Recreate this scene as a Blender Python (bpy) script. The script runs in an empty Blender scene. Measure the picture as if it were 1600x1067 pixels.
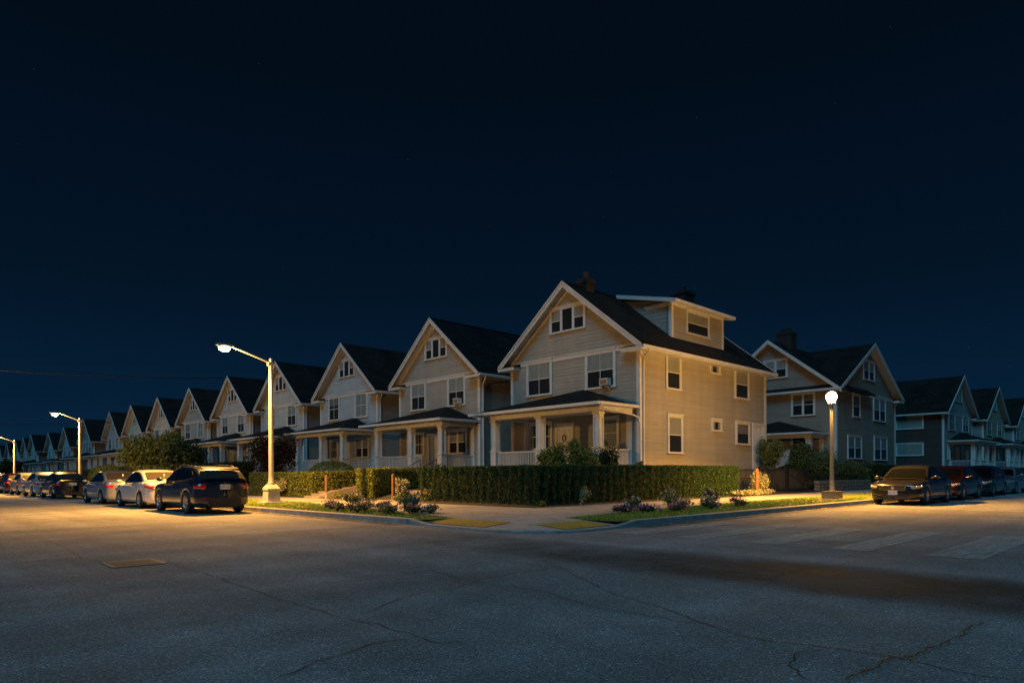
import bpy, bmesh, math, random
import numpy as np
from mathutils import Vector, Matrix
R = math.radians
random.seed(7); NR = np.random.RandomState(11)
scn = bpy.context.scene
COL = scn.collection

# ---------------------------------------------------------------- camera, sky, moon, exposure
EYE = 1.2
cam_d = bpy.data.cameras.new('camera'); cam = bpy.data.objects.new('camera', cam_d); COL.objects.link(cam)
cam_d.sensor_width = 36.0; cam_d.lens = 36.0 * 1050 / 1600
cam_d.shift_y = (741 - 533.5) / 1600.0
cam_d.clip_start = 0.05; cam_d.clip_end = 3000
fwd = Vector((.6954, .7187, 0)); rgt = Vector((.7187, -.6954, 0)); up = Vector((0, 0, 1))
roll = -0.0058
r2 = (rgt * math.cos(roll) + up * math.sin(roll)).normalized()
u2 = r2.cross(fwd).normalized()
M = Matrix((r2, u2, -fwd)).transposed().to_4x4(); M.translation = (0, 0, EYE)
cam.matrix_world = M
scn.camera = cam
scn.view_settings.view_transform = 'Standard'; scn.view_settings.look = 'None'
scn.view_settings.exposure = 0.0; scn.view_settings.gamma = 1.0
scn.view_settings.use_curve_mapping = False

world = bpy.data.worlds.new('World'); scn.world = world; world.use_nodes = True
nt = world.node_tree; nt.nodes.clear()
def wn(t): return nt.nodes.new(t)
tc = wn('ShaderNodeTexCoord'); sx = wn('ShaderNodeSeparateXYZ'); ramp = wn('ShaderNodeValToRGB')
bg = wn('ShaderNodeBackground'); out = wn('ShaderNodeOutputWorld')
nt.links.new(tc.outputs['Generated'], sx.inputs[0]); nt.links.new(sx.outputs['Z'], ramp.inputs[0])
els = ramp.color_ramp.elements
els[0].position = 0.0; els[0].color = (.0028, .0182, .0450, 1)
els[1].position = 1.0; els[1].color = (.0006, .0020, .0042, 1)
for p, c in ((.10, (.0017, .0122, .0320)), (.25, (.0010, .0066, .0172)), (.50, (.0007, .0036, .0092))):
    e = els.new(p); e.color = (*c, 1)
vor = wn('ShaderNodeTexVoronoi'); vor.inputs['Scale'].default_value = 95
lt = wn('ShaderNodeMath'); lt.operation = 'LESS_THAN'; lt.inputs[1].default_value = .035
sp = wn('ShaderNodeSeparateColor'); gt = wn('ShaderNodeMath'); gt.operation = 'GREATER_THAN'; gt.inputs[1].default_value = .93
mu = wn('ShaderNodeMath'); mu.operation = 'MULTIPLY'; mu2 = wn('ShaderNodeMath'); mu2.operation = 'MULTIPLY'; mu2.inputs[1].default_value = .05
mx = wn('ShaderNodeMix'); mx.data_type = 'RGBA'; mx.blend_type = 'ADD'; mx.inputs[0].default_value = 1
nt.links.new(tc.outputs['Generated'], vor.inputs['Vector']); nt.links.new(vor.outputs['Distance'], lt.inputs[0])
nt.links.new(vor.outputs['Color'], sp.inputs[0]); nt.links.new(sp.outputs[0], gt.inputs[0])
nt.links.new(lt.outputs[0], mu.inputs[0]); nt.links.new(gt.outputs[0], mu.inputs[1]); nt.links.new(mu.outputs[0], mu2.inputs[0])
nt.links.new(ramp.outputs[0], mx.inputs[6]); nt.links.new(mu2.outputs[0], mx.inputs[7])
nt.links.new(mx.outputs[2], bg.inputs[0]); bg.inputs[1].default_value = 1.1
nt.links.new(bg.outputs[0], out.inputs[0])

moon_d = bpy.data.lights.new('moonlight', 'SUN'); moon = bpy.data.objects.new('moonlight', moon_d); COL.objects.link(moon)
moon_d.energy = 1.28
moon_d.color = (.15, .56, .92); moon_d.angle = R(28)
moon.rotation_euler = Vector((.62, .30, -.72)).to_track_quat('-Z', 'Y').to_euler()
LAMP_COL = (1.0, .53, .14)

# ---------------------------------------------------------------- materials
MAT = {}
def principled(name):
    m = bpy.data.materials.new(name); m.use_nodes = True
    n = m.node_tree; b = n.nodes['Principled BSDF']
    return m, n, b
def setc(b, k, v):
    if k in b.inputs: b.inputs[k].default_value = v
def mat(name, col, rough=.6, metal=0, noise=.0, nscale=4., bump=0., bscale=60., coat=0, spec=.5, island=0., stretch=None, emit=None, es=0):
    if name in MAT: return MAT[name]
    m, n, b = principled(name)
    setc(b, 'Roughness', rough); setc(b, 'Metallic', metal); setc(b, 'Coat Weight', coat); setc(b, 'Specular IOR Level', spec)
    setc(b, 'Coat Roughness', .06)
    b.inputs['Base Color'].default_value = (*col, 1)
    L = n.links.new
    geo = n.nodes.new('ShaderNodeNewGeometry')
    src = n.nodes.new('ShaderNodeTexCoord').outputs['Object']
    if noise or bump:
        mp = n.nodes.new('ShaderNodeMapping'); L(src, mp.inputs[0])
        if stretch: mp.inputs['Scale'].default_value = stretch
    cur = None
    if noise:
        t = n.nodes.new('ShaderNodeTexNoise'); t.inputs['Scale'].default_value = nscale; t.inputs['Detail'].default_value = 6; t.inputs['Roughness'].default_value = .65
        L(mp.outputs[0], t.inputs['Vector'])
        mr = n.nodes.new('ShaderNodeMapRange'); mr.inputs[1].default_value = .3; mr.inputs[2].default_value = .7
        mr.inputs[3].default_value = 1 - noise; mr.inputs[4].default_value = 1 + noise * .6
        L(t.outputs['Fac'], mr.inputs[0])
        h = n.nodes.new('ShaderNodeHueSaturation'); h.inputs['Color'].default_value = (*col, 1); L(mr.outputs[0], h.inputs['Value'])
        cur = h.outputs[0]
    if island:
        mr2 = n.nodes.new('ShaderNodeMapRange'); mr2.inputs[3].default_value = 1 - island; mr2.inputs[4].default_value = 1 + island
        L(geo.outputs['Random Per Island'], mr2.inputs[0])
        h2 = n.nodes.new('ShaderNodeHueSaturation'); h2.inputs['Color'].default_value = (*col, 1)
        if cur: L(cur, h2.inputs['Color'])
        L(mr2.outputs[0], h2.inputs['Value'])
        mr3 = n.nodes.new('ShaderNodeMapRange'); mr3.inputs[3].default_value = .47; mr3.inputs[4].default_value = .53
        L(geo.outputs['Random Per Island'], mr3.inputs[0]); L(mr3.outputs[0], h2.inputs['Hue'])
        cur = h2.outputs[0]
    if cur: L(cur, b.inputs['Base Color'])
    if bump:
        t = n.nodes.new('ShaderNodeTexNoise'); t.inputs['Scale'].default_value = bscale; t.inputs['Detail'].default_value = 4
        L(mp.outputs[0], t.inputs['Vector'])
        bp = n.nodes.new('ShaderNodeBump'); bp.inputs['Strength'].default_value = bump; bp.inputs['Distance'].default_value = .02
        L(t.outputs['Fac'], bp.inputs['Height']); L(bp.outputs[0], b.inputs['Normal'])
    if emit:
        setc(b, 'Emission Color', (*emit, 1)); setc(b, 'Emission Strength', es)
    MAT[name] = m
    return m

def siding_mat(name, col):
    """painted clapboard: faint vertical rain streaks, patchy fading, slight change from board to board"""
    if name in MAT: return MAT[name]
    m, n, b = principled(name); L = n.links.new
    setc(b, 'Roughness', .6); setc(b, 'Specular IOR Level', .3)
    src = n.nodes.new('ShaderNodeTexCoord').outputs['Object']
    mp = n.nodes.new('ShaderNodeMapping'); mp.inputs['Scale'].default_value = (1.6, 1.6, .12); L(src, mp.inputs[0])
    a = n.nodes.new('ShaderNodeTexNoise'); a.inputs['Scale'].default_value = 1.3; a.inputs['Detail'].default_value = 5; L(mp.outputs[0], a.inputs['Vector'])
    c = n.nodes.new('ShaderNodeTexNoise'); c.inputs['Scale'].default_value = .9; c.inputs['Detail'].default_value = 6; L(src, c.inputs['Vector'])
    f = n.nodes.new('ShaderNodeTexNoise'); f.inputs['Scale'].default_value = 1; f.inputs['Detail'].default_value = 1
    mp2 = n.nodes.new('ShaderNodeMapping'); mp2.inputs['Scale'].default_value = (.25, .25, 5); L(src, mp2.inputs[0]); L(mp2.outputs[0], f.inputs['Vector'])
    s = n.nodes.new('ShaderNodeMath'); s.operation = 'ADD'; L(a.outputs['Fac'], s.inputs[0]); L(c.outputs['Fac'], s.inputs[1])
    s2 = n.nodes.new('ShaderNodeMath'); s2.operation = 'ADD'; L(s.outputs[0], s2.inputs[0]); L(f.outputs['Fac'], s2.inputs[1])
    mr = n.nodes.new('ShaderNodeMapRange'); mr.inputs[1].default_value = 1.0; mr.inputs[2].default_value = 2.0; mr.inputs[3].default_value = .78; mr.inputs[4].default_value = 1.14
    L(s2.outputs[0], mr.inputs[0])
    h = n.nodes.new('ShaderNodeHueSaturation'); h.inputs['Color'].default_value = (*col, 1); L(mr.outputs[0], h.inputs['Value'])
    L(h.outputs[0], b.inputs['Base Color'])
    MAT[name] = m; return m

def shingle_mat():
    m, n, b = principled('asphalt_shingles'); L = n.links.new
    setc(b, 'Roughness', .95); setc(b, 'Specular IOR Level', .12)
    src = n.nodes.new('ShaderNodeTexCoord').outputs['UV']
    br = n.nodes.new('ShaderNodeTexBrick'); L(src, br.inputs['Vector'])
    br.inputs['Color1'].default_value = (.016, .013, .012, 1); br.inputs['Color2'].default_value = (.030, .025, .022, 1); br.inputs['Mortar'].default_value = (.006, .005, .005, 1)
    br.inputs['Scale'].default_value = 1; br.inputs['Brick Width'].default_value = .33; br.inputs['Row Height'].default_value = .15; br.inputs['Mortar Size'].default_value = .012
    ns = n.nodes.new('ShaderNodeTexNoise'); ns.inputs['Scale'].default_value = .7; ns.inputs['Detail'].default_value = 5; L(src, ns.inputs['Vector'])
    mr = n.nodes.new('ShaderNodeMapRange'); mr.inputs[1].default_value = .3; mr.inputs[2].default_value = .7; mr.inputs[3].default_value = .6; mr.inputs[4].default_value = 1.3; L(ns.outputs['Fac'], mr.inputs[0])
    h = n.nodes.new('ShaderNodeHueSaturation'); L(br.outputs['Color'], h.inputs['Color']); L(mr.outputs[0], h.inputs['Value']); L(h.outputs[0], b.inputs['Base Color'])
    bp = n.nodes.new('ShaderNodeBump'); bp.inputs['Strength'].default_value = .6; bp.inputs['Distance'].default_value = .02; L(br.outputs['Fac'], bp.inputs['Height']); bp.invert = True
    L(bp.outputs[0], b.inputs['Normal'])
    MAT['shingle'] = m; return m

def glass_mat():
    m = bpy.data.materials.new('window_glass'); m.use_nodes = True; n = m.node_tree; n.nodes.clear(); L = n.links.new
    o = n.nodes.new('ShaderNodeOutputMaterial'); g = n.nodes.new('ShaderNodeBsdfGlossy'); g.inputs['Roughness'].default_value = .03
    t = n.nodes.new('ShaderNodeBsdfTransparent'); t.inputs[0].default_value = (.86, .9, .88, 1)
    lw = n.nodes.new('ShaderNodeLayerWeight'); lw.inputs[0].default_value = .5; pw = n.nodes.new('ShaderNodeMath'); pw.operation = 'POWER'; pw.inputs[1].default_value = 4
    f = n.nodes.new('ShaderNodeMath'); f.operation = 'MULTIPLY_ADD'; f.inputs[1].default_value = .75; f.inputs[2].default_value = .07
    L(lw.outputs['Facing'], pw.inputs[0]); L(pw.outputs[0], f.inputs[0]); mx = n.nodes.new('ShaderNodeMixShader')
    L(f.outputs[0], mx.inputs[0]); L(t.outputs[0], mx.inputs[1]); L(g.outputs[0], mx.inputs[2]); L(mx.outputs[0], o.inputs[0])
    MAT['glass'] = m; return m

def asphalt_mat():
    m, n, b = principled('asphalt'); L = n.links.new
    setc(b, 'Specular IOR Level', .10)
    src = n.nodes.new('ShaderNodeTexCoord').outputs['Object']
    def noise(s, d=5, r=.6, vec=src):
        t = n.nodes.new('ShaderNodeTexNoise'); t.inputs['Scale'].default_value = s; t.inputs['Detail'].default_value = d; t.inputs['Roughness'].default_value = r
        L(vec, t.inputs['Vector']); return t.outputs['Fac']
    def rng(v, a, c, lo, hi):
        r = n.nodes.new('ShaderNodeMapRange'); r.inputs[1].default_value = a; r.inputs[2].default_value = c; r.inputs[3].default_value = lo; r.inputs[4].default_value = hi
        L(v, r.inputs[0]); return r.outputs[0]
    def mth(op, a, c):
        q = n.nodes.new('ShaderNodeMath'); q.operation = op
        for i, v in enumerate((a, c)):
            if isinstance(v, (int, float)): q.inputs[i].default_value = v
            else: L(v, q.inputs[i])
        return q.outputs[0]
    big = rng(noise(.22, 6, .62), .3, .7, .80, 1.18)
    mid = rng(noise(1.7, 6, .7), .3, .7, .85, 1.14)
    fine = rng(noise(75, 3, .7), .3, .72, .45, 1.7)
    v = n.nodes.new('ShaderNodeTexVoronoi'); v.inputs['Scale'].default_value = 95; L(src, v.inputs['Vector'])
    spk = n.nodes.new('ShaderNodeSeparateColor'); L(v.outputs['Color'], spk.inputs[0])
    speck = rng(spk.outputs[0], .0, 1., .55, 1.45)
    bright = rng(spk.outputs[1], .93, 1., 1., 2.6)
    # tyre-worn bands: streaks along each street
    xyz = n.nodes.new('ShaderNodeSeparateXYZ'); L(src, xyz.inputs[0])
    mpx = n.nodes.new('ShaderNodeMapping'); mpx.inputs['Scale'].default_value = (.06, .9, 1); L(src, mpx.inputs[0])
    mpy = n.nodes.new('ShaderNodeMapping'); mpy.inputs['Scale'].default_value = (.9, .06, 1); L(src, mpy.inputs[0])
    sA = rng(noise(1, 3, .5, mpx.outputs[0]), .35, .65, .82, 1.14); sB = rng(noise(1, 3, .5, mpy.outputs[0]), .35, .65, .82, 1.14)
    k = mth('MULTIPLY', mth('MULTIPLY', mth('MULTIPLY', big, mid), mth('MULTIPLY', fine, speck)), mth('MULTIPLY', mth('MULTIPLY', sA, sB), bright))
    h = n.nodes.new('ShaderNodeHueSaturation'); h.inputs['Color'].default_value = (.190, .194, .192, 1); L(k, h.inputs['Value']); L(h.outputs[0], b.inputs['Base Color'])
    L(rng(noise(.8, 4), .3, .7, .80, .95), b.inputs['Roughness'])
    bp = n.nodes.new('ShaderNodeBump'); bp.inputs['Strength'].default_value = .75; bp.inputs['Distance'].default_value = .008
    L(v.outputs['Distance'], bp.inputs['Height'])
    bp2 = n.nodes.new('ShaderNodeBump'); bp2.inputs['Strength'].default_value = .35; bp2.inputs['Distance'].default_value = .012
    L(noise(2.2, 4, .6), bp2.inputs['Height']); L(bp.outputs[0], bp2.inputs['Normal']); L(bp2.outputs[0], b.inputs['Normal'])
    MAT['asphalt'] = m; return m

def overlay_mat(name, col, cover, nscale=3., edge=None, stretch=(1, 1, 1), rough=.8, bump=.3, fade=False):
    """thin worn layer on the road (paint, sealcoat): worn away in patches so the asphalt shows through"""
    m, n, b = principled(name); L = n.links.new
    setc(b, 'Roughness', rough); setc(b, 'Specular IOR Level', .12)
    src = n.nodes.new('ShaderNodeTexCoord').outputs['Object']
    mp = n.nodes.new('ShaderNodeMapping'); mp.inputs['Scale'].default_value = stretch; L(src, mp.inputs[0])
    t = n.nodes.new('ShaderNodeTexNoise'); t.inputs['Scale'].default_value = nscale; t.inputs['Detail'].default_value = 10; t.inputs['Roughness'].default_value = .75; L(mp.outputs[0], t.inputs['Vector'])
    f = n.nodes.new('ShaderNodeTexNoise'); f.inputs['Scale'].default_value = 70; f.inputs['Detail'].default_value = 3; L(src, f.inputs['Vector'])
    mr = n.nodes.new('ShaderNodeMapRange'); mr.inputs[1].default_value = .3; mr.inputs[2].default_value = .7; mr.inputs[3].default_value = .7; mr.inputs[4].default_value = 1.3; L(f.outputs['Fac'], mr.inputs[0])
    h = n.nodes.new('ShaderNodeHueSaturation'); h.inputs['Color'].default_value = (*col, 1); L(mr.outputs[0], h.inputs['Value']); L(h.outputs[0], b.inputs['Base Color'])
    a = n.nodes.new('ShaderNodeMapRange'); a.inputs[1].default_value = .38; a.inputs[2].default_value = .62; a.inputs[3].default_value = cover[0]; a.inputs[4].default_value = cover[1]
    L(t.outputs['Fac'], a.inputs[0])
    res = a.outputs[0]
    if edge:   # fades out at the edges of the strip (UV 0..1 across)
        uv = n.nodes.new('ShaderNodeSeparateXYZ'); L(n.nodes.new('ShaderNodeTexCoord').outputs['UV'], uv.inputs[0])
        wob = n.nodes.new('ShaderNodeTexNoise'); wob.inputs['Scale'].default_value = 1.4; wob.inputs['Detail'].default_value = 6; L(src, wob.inputs['Vector'])
        ad = n.nodes.new('ShaderNodeMath'); ad.operation = 'MULTIPLY_ADD'; ad.inputs[1].default_value = .16; L(wob.outputs['Fac'], ad.inputs[0]); L(uv.outputs['X'], ad.inputs[2])
        r1 = n.nodes.new('ShaderNodeMapRange'); r1.inputs[1].default_value = .08; r1.inputs[2].default_value = .08 + edge; L(ad.outputs[0], r1.inputs[0])
        r3 = n.nodes.new('ShaderNodeMapRange'); r3.inputs[1].default_value = 1.08; r3.inputs[2].default_value = 1.08 - edge; L(ad.outputs[0], r3.inputs[0])
        q = n.nodes.new('ShaderNodeMath'); q.operation = 'MULTIPLY'; L(r1.outputs[0], q.inputs[0]); L(r3.outputs[0], q.inputs[1])
        q2 = n.nodes.new('ShaderNodeMath'); q2.operation = 'MULTIPLY'; L(q.outputs[0], q2.inputs[0]); L(res, q2.inputs[1]); res = q2.outputs[0]
    if fade:
        r5 = n.nodes.new('ShaderNodeMapRange'); r5.inputs[1].default_value = .95; r5.inputs[2].default_value = .55; L(uv.outputs['Y'], r5.inputs[0])
        q5 = n.nodes.new('ShaderNodeMath'); q5.operation = 'MULTIPLY'; L(r5.outputs[0], q5.inputs[0]); L(res, q5.inputs[1]); res = q5.outputs[0]
    L(res, b.inputs['Alpha'])
    bp = n.nodes.new('ShaderNodeBump'); bp.inputs['Strength'].default_value = bump; bp.inputs['Distance'].default_value = .01
    L(f.outputs['Fac'], bp.inputs['Height']); L(bp.outputs[0], b.inputs['Normal'])
    MAT[name] = m; return m

shingle_mat(); glass_mat(); asphalt_mat()
overlay_mat('crosswalk_paint', (.56, .54, .50), (.08, .55), 4., stretch=(.5, 3, 1))
overlay_mat('dark_seal', (.045, .040, .034), (.40, .85), 1.0, edge=.32, fade=True)
overlay_mat('seam_stain', (.035, .032, .030), (.25, .8), 2., edge=.3)
mat('white_trim', (.58, .56, .52), .5, noise=.12, nscale=2.5, bump=.1)
mat('porch_paint', (.56, .54, .50), .5, noise=.14, nscale=2)
mat('concrete', (.33, .31, .28), .85, noise=.28, nscale=2.2, bump=.3, bscale=50)
mat('concrete_b', (.29, .27, .24), .85, noise=.28, nscale=2.2, bump=.3, bscale=50)
mat('kerb_concrete', (.27, .27, .26), .85, noise=.35, nscale=3, bump=.4, bscale=40)
mat('concrete_old', (.24, .20, .16), .9, noise=.35, nscale=3, bump=.4, bscale=40)
mat('soil', (.026, .022, .014), .95, noise=.4, nscale=6, bump=.8, bscale=30)
mat('lawn_soil', (.085, .105, .022), .95, noise=.4, nscale=6, bump=.8, bscale=30)
mat('joint', (.05, .045, .04), .95)
mat('grass_blade', (.21, .27, .035), .6, island=.5, spec=.2)
mat('dry_leaf', (.26, .12, .035), .7, island=.5)
mat('yew', (.026, .062, .018), .65, island=.55, spec=.25)
mat('privet', (.12, .145, .028), .55, island=.5, spec=.3)
mat('shrub_green', (.080, .100, .028), .5, island=.55, spec=.35)
mat('shrub_dark', (.030, .045, .015), .6, island=.5, spec=.25)
mat('tree_leaf', (.095, .115, .022), .55, island=.55, spec=.3)
mat('red_leaf', (.040, .017, .011), .6, island=.5, spec=.25)
mat('pale_leaf', (.30, .30, .15), .6, island=.5, spec=.25)
mat('agave', (.05, .14, .13), .5, island=.2, spec=.4)
mat('flower_pink', (.50, .10, .25), .6, island=.3)
mat('flower_purple', (.36, .09, .28), .6, island=.35)
mat('flower_white', (.55, .44, .40), .6, island=.2)
mat('flower_lilac', (.42, .25, .32), .6, island=.3)
mat('core_dark', (.010, .014, .006), .95)
mat('bark', (.07, .05, .035), .9, noise=.4, nscale=8, bump=.8, bscale=20)
mat('black_iron', (.012, .012, .013), .45)
mat('orange_post', (.36, .12, .045), .7, noise=.2, nscale=4)
mat('brown_wood', (.40, .225, .095), .75, noise=.35, nscale=2, stretch=(6, 6, .6), bump=.3)
mat('post_wood', (.13, .060, .038), .75, noise=.3, nscale=4, bump=.3)
mat('pole_metal', (.42, .41, .39), .42, metal=.5, noise=.15, nscale=5)
mat('pole_grey', (.16, .17, .17), .45, metal=.4, noise=.2, nscale=5)
mat('chimney_brick', (.024, .018, .015), .9, noise=.3, nscale=9, bump=.5, bscale=14)
mat('clay_pot', (.04, .028, .022), .85)
mat('stone', (.20, .16, .12), .9, noise=.35, nscale=5, bump=.7, bscale=14)
mat('room_dark', (.012, .011, .010), .9)
mat('curtain', (.36, .34, .31), .9, noise=.25, nscale=3, stretch=(6, 6, .5))
mat('blind', (.22, .20, .18), .9, noise=.15, nscale=3)
mat('door_white', (.60, .58, .54), .5, noise=.08)
mat('rubber', (.016, .016, .017), .75)
mat('rim', (.42, .44, .47), .3, metal=.85)
mat('car_glass', (.0025, .003, .0035), .05, spec=.8, coat=.3)
mat('dusty_glass', (.045, .040, .034), .22, spec=.8)
mat('chrome', (.6, .6, .6), .18, metal=1.)
mat('black_plastic', (.02, .02, .02), .55)
mat('plate', (.62, .62, .66), .45); mat('plate_ink', (.06, .08, .16), .6)
mat('tail_red', (.50, .014, .012), .12, coat=.6); mat('tail_clear', (.6, .5, .45), .15, coat=.6)
mat('head_clear', (.26, .25, .23), .12, coat=.8)
mat('tactile_yellow', (.46, .27, .04), .75, noise=.3, nscale=8)
mat('iron_grate', (.15, .125, .10), .7, metal=.0, noise=.4, nscale=12)
mat('wire', (.01, .01, .01), .7)
mat('gold_foil', (.60, .45, .12), .4)
def paint(name, col, metal=.4, rough=.32): return mat('paint_' + name, col, rough, metal=metal, coat=1.)

# ---------------------------------------------------------------- object helpers
def tag(o, label=None, cat=None, group=None, kind=None):
    if label: o['label'] = label
    if cat: o['category'] = cat
    if group: o['group'] = group
    if kind: o['kind'] = kind
    return o
def empty(name, loc=(0, 0, 0), rz=0, parent=None, **kw):
    o = bpy.data.objects.new(name, None); COL.objects.link(o); o.location = loc; o.rotation_euler = (0, 0, rz)
    o.empty_display_size = .3
    if parent: o.parent = parent
    return tag(o, **kw)
class MB:
    def __init__(s): s.v = []; s.f = []; s.m = []; s.sm = []; s.uv = {}
    def add(s, vs, fs, mi=0, smooth=False, uvs=None):
        b = len(s.v); s.v += [tuple(p) for p in vs]
        for i, f in enumerate(fs):
            if uvs: s.uv[len(s.f)] = uvs[i]
            s.f.append(tuple(b + k for k in f)); s.m.append(mi); s.sm.append(smooth)
    def box(s, x0, y0, z0, x1, y1, z1, mi=0):
        s.add([(x0, y0, z0), (x1, y0, z0), (x1, y1, z0), (x0, y1, z0), (x0, y0, z1), (x1, y0, z1), (x1, y1, z1), (x0, y1, z1)],
              [(0, 3, 2, 1), (4, 5, 6, 7), (0, 1, 5, 4), (1, 2, 6, 5), (2, 3, 7, 6), (3, 0, 4, 7)], mi)
    def fbox(s, fr, s0, s1, z0, z1, o0, o1, mi=0):
        P = [fr(a, z, o) for o in (o0, o1) for (a, z) in ((s0, z0), (s1, z0), (s1, z1), (s0, z1))]
        s.add(P, [(0, 3, 2, 1), (4, 5, 6, 7), (0, 1, 5, 4), (1, 2, 6, 5), (2, 3, 7, 6), (3, 0, 4, 7)], mi)
    def fpoly(s, fr, pts, o, mi=0): s.add([fr(a, z, o) for a, z in pts], [tuple(range(len(pts)))], mi)
    def prism(s, pts, vec, mi=0):
        n = len(pts); v = Vector(vec)
        P = [Vector(p) for p in pts]; Q = [p + v for p in P]
        s.add(P + Q, [tuple(range(n))[::-1], tuple(range(n, 2 * n))] + [(i, (i + 1) % n, n + (i + 1) % n, n + i) for i in range(n)], mi)
    def tube(s, path, r, n=8, mi=0, cap=True):
        path = [Vector(p) for p in path]; rs = r if isinstance(r, (list, tuple)) else [r] * len(path)
        rings = []
        for i, p in enumerate(path):
            d = (path[min(i + 1, len(path) - 1)] - path[max(i - 1, 0)]).normalized()
            a = Vector((0, 0, 1)) if abs(d.z) < .9 else Vector((1, 0, 0))
            u = d.cross(a).normalized(); w = d.cross(u)
            rings.append([p + (u * math.cos(2 * math.pi * k / n) + w * math.sin(2 * math.pi * k / n)) * rs[i] for k in range(n)])
        vs = [q for rg in rings for q in rg]; fs = []
        for i in range(len(path) - 1):
            for k in range(n): fs.append((i * n + k, i * n + (k + 1) % n, (i + 1) * n + (k + 1) % n, (i + 1) * n + k))
        s.add(vs, fs, mi, True)
        if cap: s.add(rings[0], [tuple(range(n))[::-1]], mi); s.add(rings[-1], [tuple(range(n))], mi)
    def lathe(s, prof, n=16, axis='z', c=(0, 0, 0), mi=0, smooth=True):
        vs = []
        for r, h in prof:
            for k in range(n):
                a = 2 * math.pi * k / n
                if axis == 'z': vs.append((c[0] + r * math.cos(a), c[1] + r * math.sin(a), c[2] + h))
                else: vs.append((c[0] + r * math.cos(a), c[1] + h, c[2] + r * math.sin(a)))
        fs = [(i * n + k, i * n + (k + 1) % n, (i + 1) * n + (k + 1) % n, (i + 1) * n + k) for i in range(len(prof) - 1) for k in range(n)]
        s.add(vs, fs, mi, smooth)
    def ell(s, c, r, n=12, m=8, mi=0):
        prof = [(math.sin(math.pi * i / m), -math.cos(math.pi * i / m)) for i in range(m + 1)]
        vs = []
        for a, h in prof:
            for k in range(n):
                t = 2 * math.pi * k / n; vs.append((c[0] + r[0] * a * math.cos(t), c[1] + r[1] * a * math.sin(t), c[2] + r[2] * h))
        fs = [(i * n + k, i * n + (k + 1) % n, (i + 1) * n + (k + 1) % n, (i + 1) * n + k) for i in range(m) for k in range(n)]
        s.add(vs, fs, mi, True)
    def mesh(s, name, mats):
        me = bpy.data.meshes.new(name); me.from_pydata(s.v, [], s.f); 
        for q in (mats if isinstance(mats, (list, tuple)) else [mats]): me.materials.append(MAT[q] if isinstance(q, str) else q)
        me.polygons.foreach_set('material_index', s.m); me.polygons.foreach_set('use_smooth', s.sm)
        if s.uv:
            ul = me.uv_layers.new(name='uv')
            for fi, uvs in s.uv.items():
                for k, li in enumerate(me.polygons[fi].loop_indices): ul.data[li].uv = uvs[k]
        me.update(); return me
CACHE = {}
def link(name, me, parent=None, loc=(0, 0, 0), rz=0, **kw):
    o = bpy.data.objects.new(name, me); COL.objects.link(o); o.location = loc; o.rotation_euler = (0, 0, rz)
    if parent: o.parent = parent
    return tag(o, **kw)
def build(name, mb, mats, parent=None, key=None, loc=(0, 0, 0), rz=0, **kw):
    """mb may be a function so that alike pieces share one mesh under a key"""
    if key is not None:
        key = (name, key, str(mats))
        if key not in CACHE: CACHE[key] = (mb() if callable(mb) else mb).mesh(name, mats)
        me = CACHE[key]
    else: me = (mb() if callable(mb) else mb).mesh(name, mats)
    return link(name, me, parent, loc, rz, **kw)

def build_split(name, f, mats, parent=None, key=None, **kw):
    """f() returns a list of MB: each becomes an object of its own"""
    ck = ('split', name, key)
    if key is None or ck not in CACHE:
        L_ = f()
        if key is not None: CACHE[ck] = L_
    else: L_ = CACHE[ck]
    return [build(name, m, mats, parent, key=(key, i) if key is not None else None, **kw) for i, m in enumerate(L_)]
def mbs(n): return [MB() for _ in range(n)]

# ---------------------------------------------------------------- ground, roads, pavements
KX, KY = 9.5, 9.0        # kerb lines of the left street and of the right street
def sheet(name, x0, y0, x1, y1, z, m, parent=None, kind='structure', uvx=False, n=1, **kw):
    mb = MB()
    mb.add([(x0, y0, z), (x1, y0, z), (x1, y1, z), (x0, y1, z)], [(0, 1, 2, 3)], 0, uvs=[[(0, 0), (1, 0), (1, 1), (0, 1)]])
    return build(name, mb, m, parent, kind=kind, **kw)
sheet('road', -700, -700, 1200, 1200, 0, 'asphalt')
# darker sealed band of newer asphalt across the junction
sheet('sealed_asphalt_band', 6.6, -9, 9.25, 13, .004, 'dark_seal')
sheet('gutter_stain', 9.05, 13.5, 9.5, 120, .008, 'seam_stain')
def sheetY(name, x0, y0, x1, y1, z, m):
    mb = MB(); mb.add([(x0, y0, z), (x1, y0, z), (x1, y1, z), (x0, y1, z)], [(0, 1, 2, 3)], 0, uvs=[[(0, 0), (0, 1), (1, 1), (1, 0)]])
    return build(name, mb, m, kind='structure')
sheetY('gutter_stain', 12.5, 8.55, 120, 9.0, .008, 'seam_stain')
# crosswalk bars over the right street
cw = empty('crosswalk', (0, 0, 0), kind='structure')
for i, y in enumerate((8.0, 6.62, 5.22, 3.84, 2.45, 1.05, -.35)):
    b = MB(); w = .27 if i != 4 else .34
    b.add([(10.9, y - w, .012), (15.2, y - w, .012), (15.2, y + w, .012), (10.9, y + w, .012)], [(0, 1, 2, 3)])
    build('painted_bar', b, 'crosswalk_paint', cw)

def rampz(x, y):   # dropped kerb at the corner
    dx = x - KX; dy = y - KY
    k = max(0., min(1., (13.5 - y) / .8)) * max(0., min(1., (12.7 - x) / .8))
    dd = 1.3 - math.hypot(dx - 1.3, dy - 1.3) if dx < 1.3 and dy < 1.3 else min(dx, dy)
    d = max(0., min(1., 1 - dd / 1.5))
    return .150 - .125 * k * d
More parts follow.
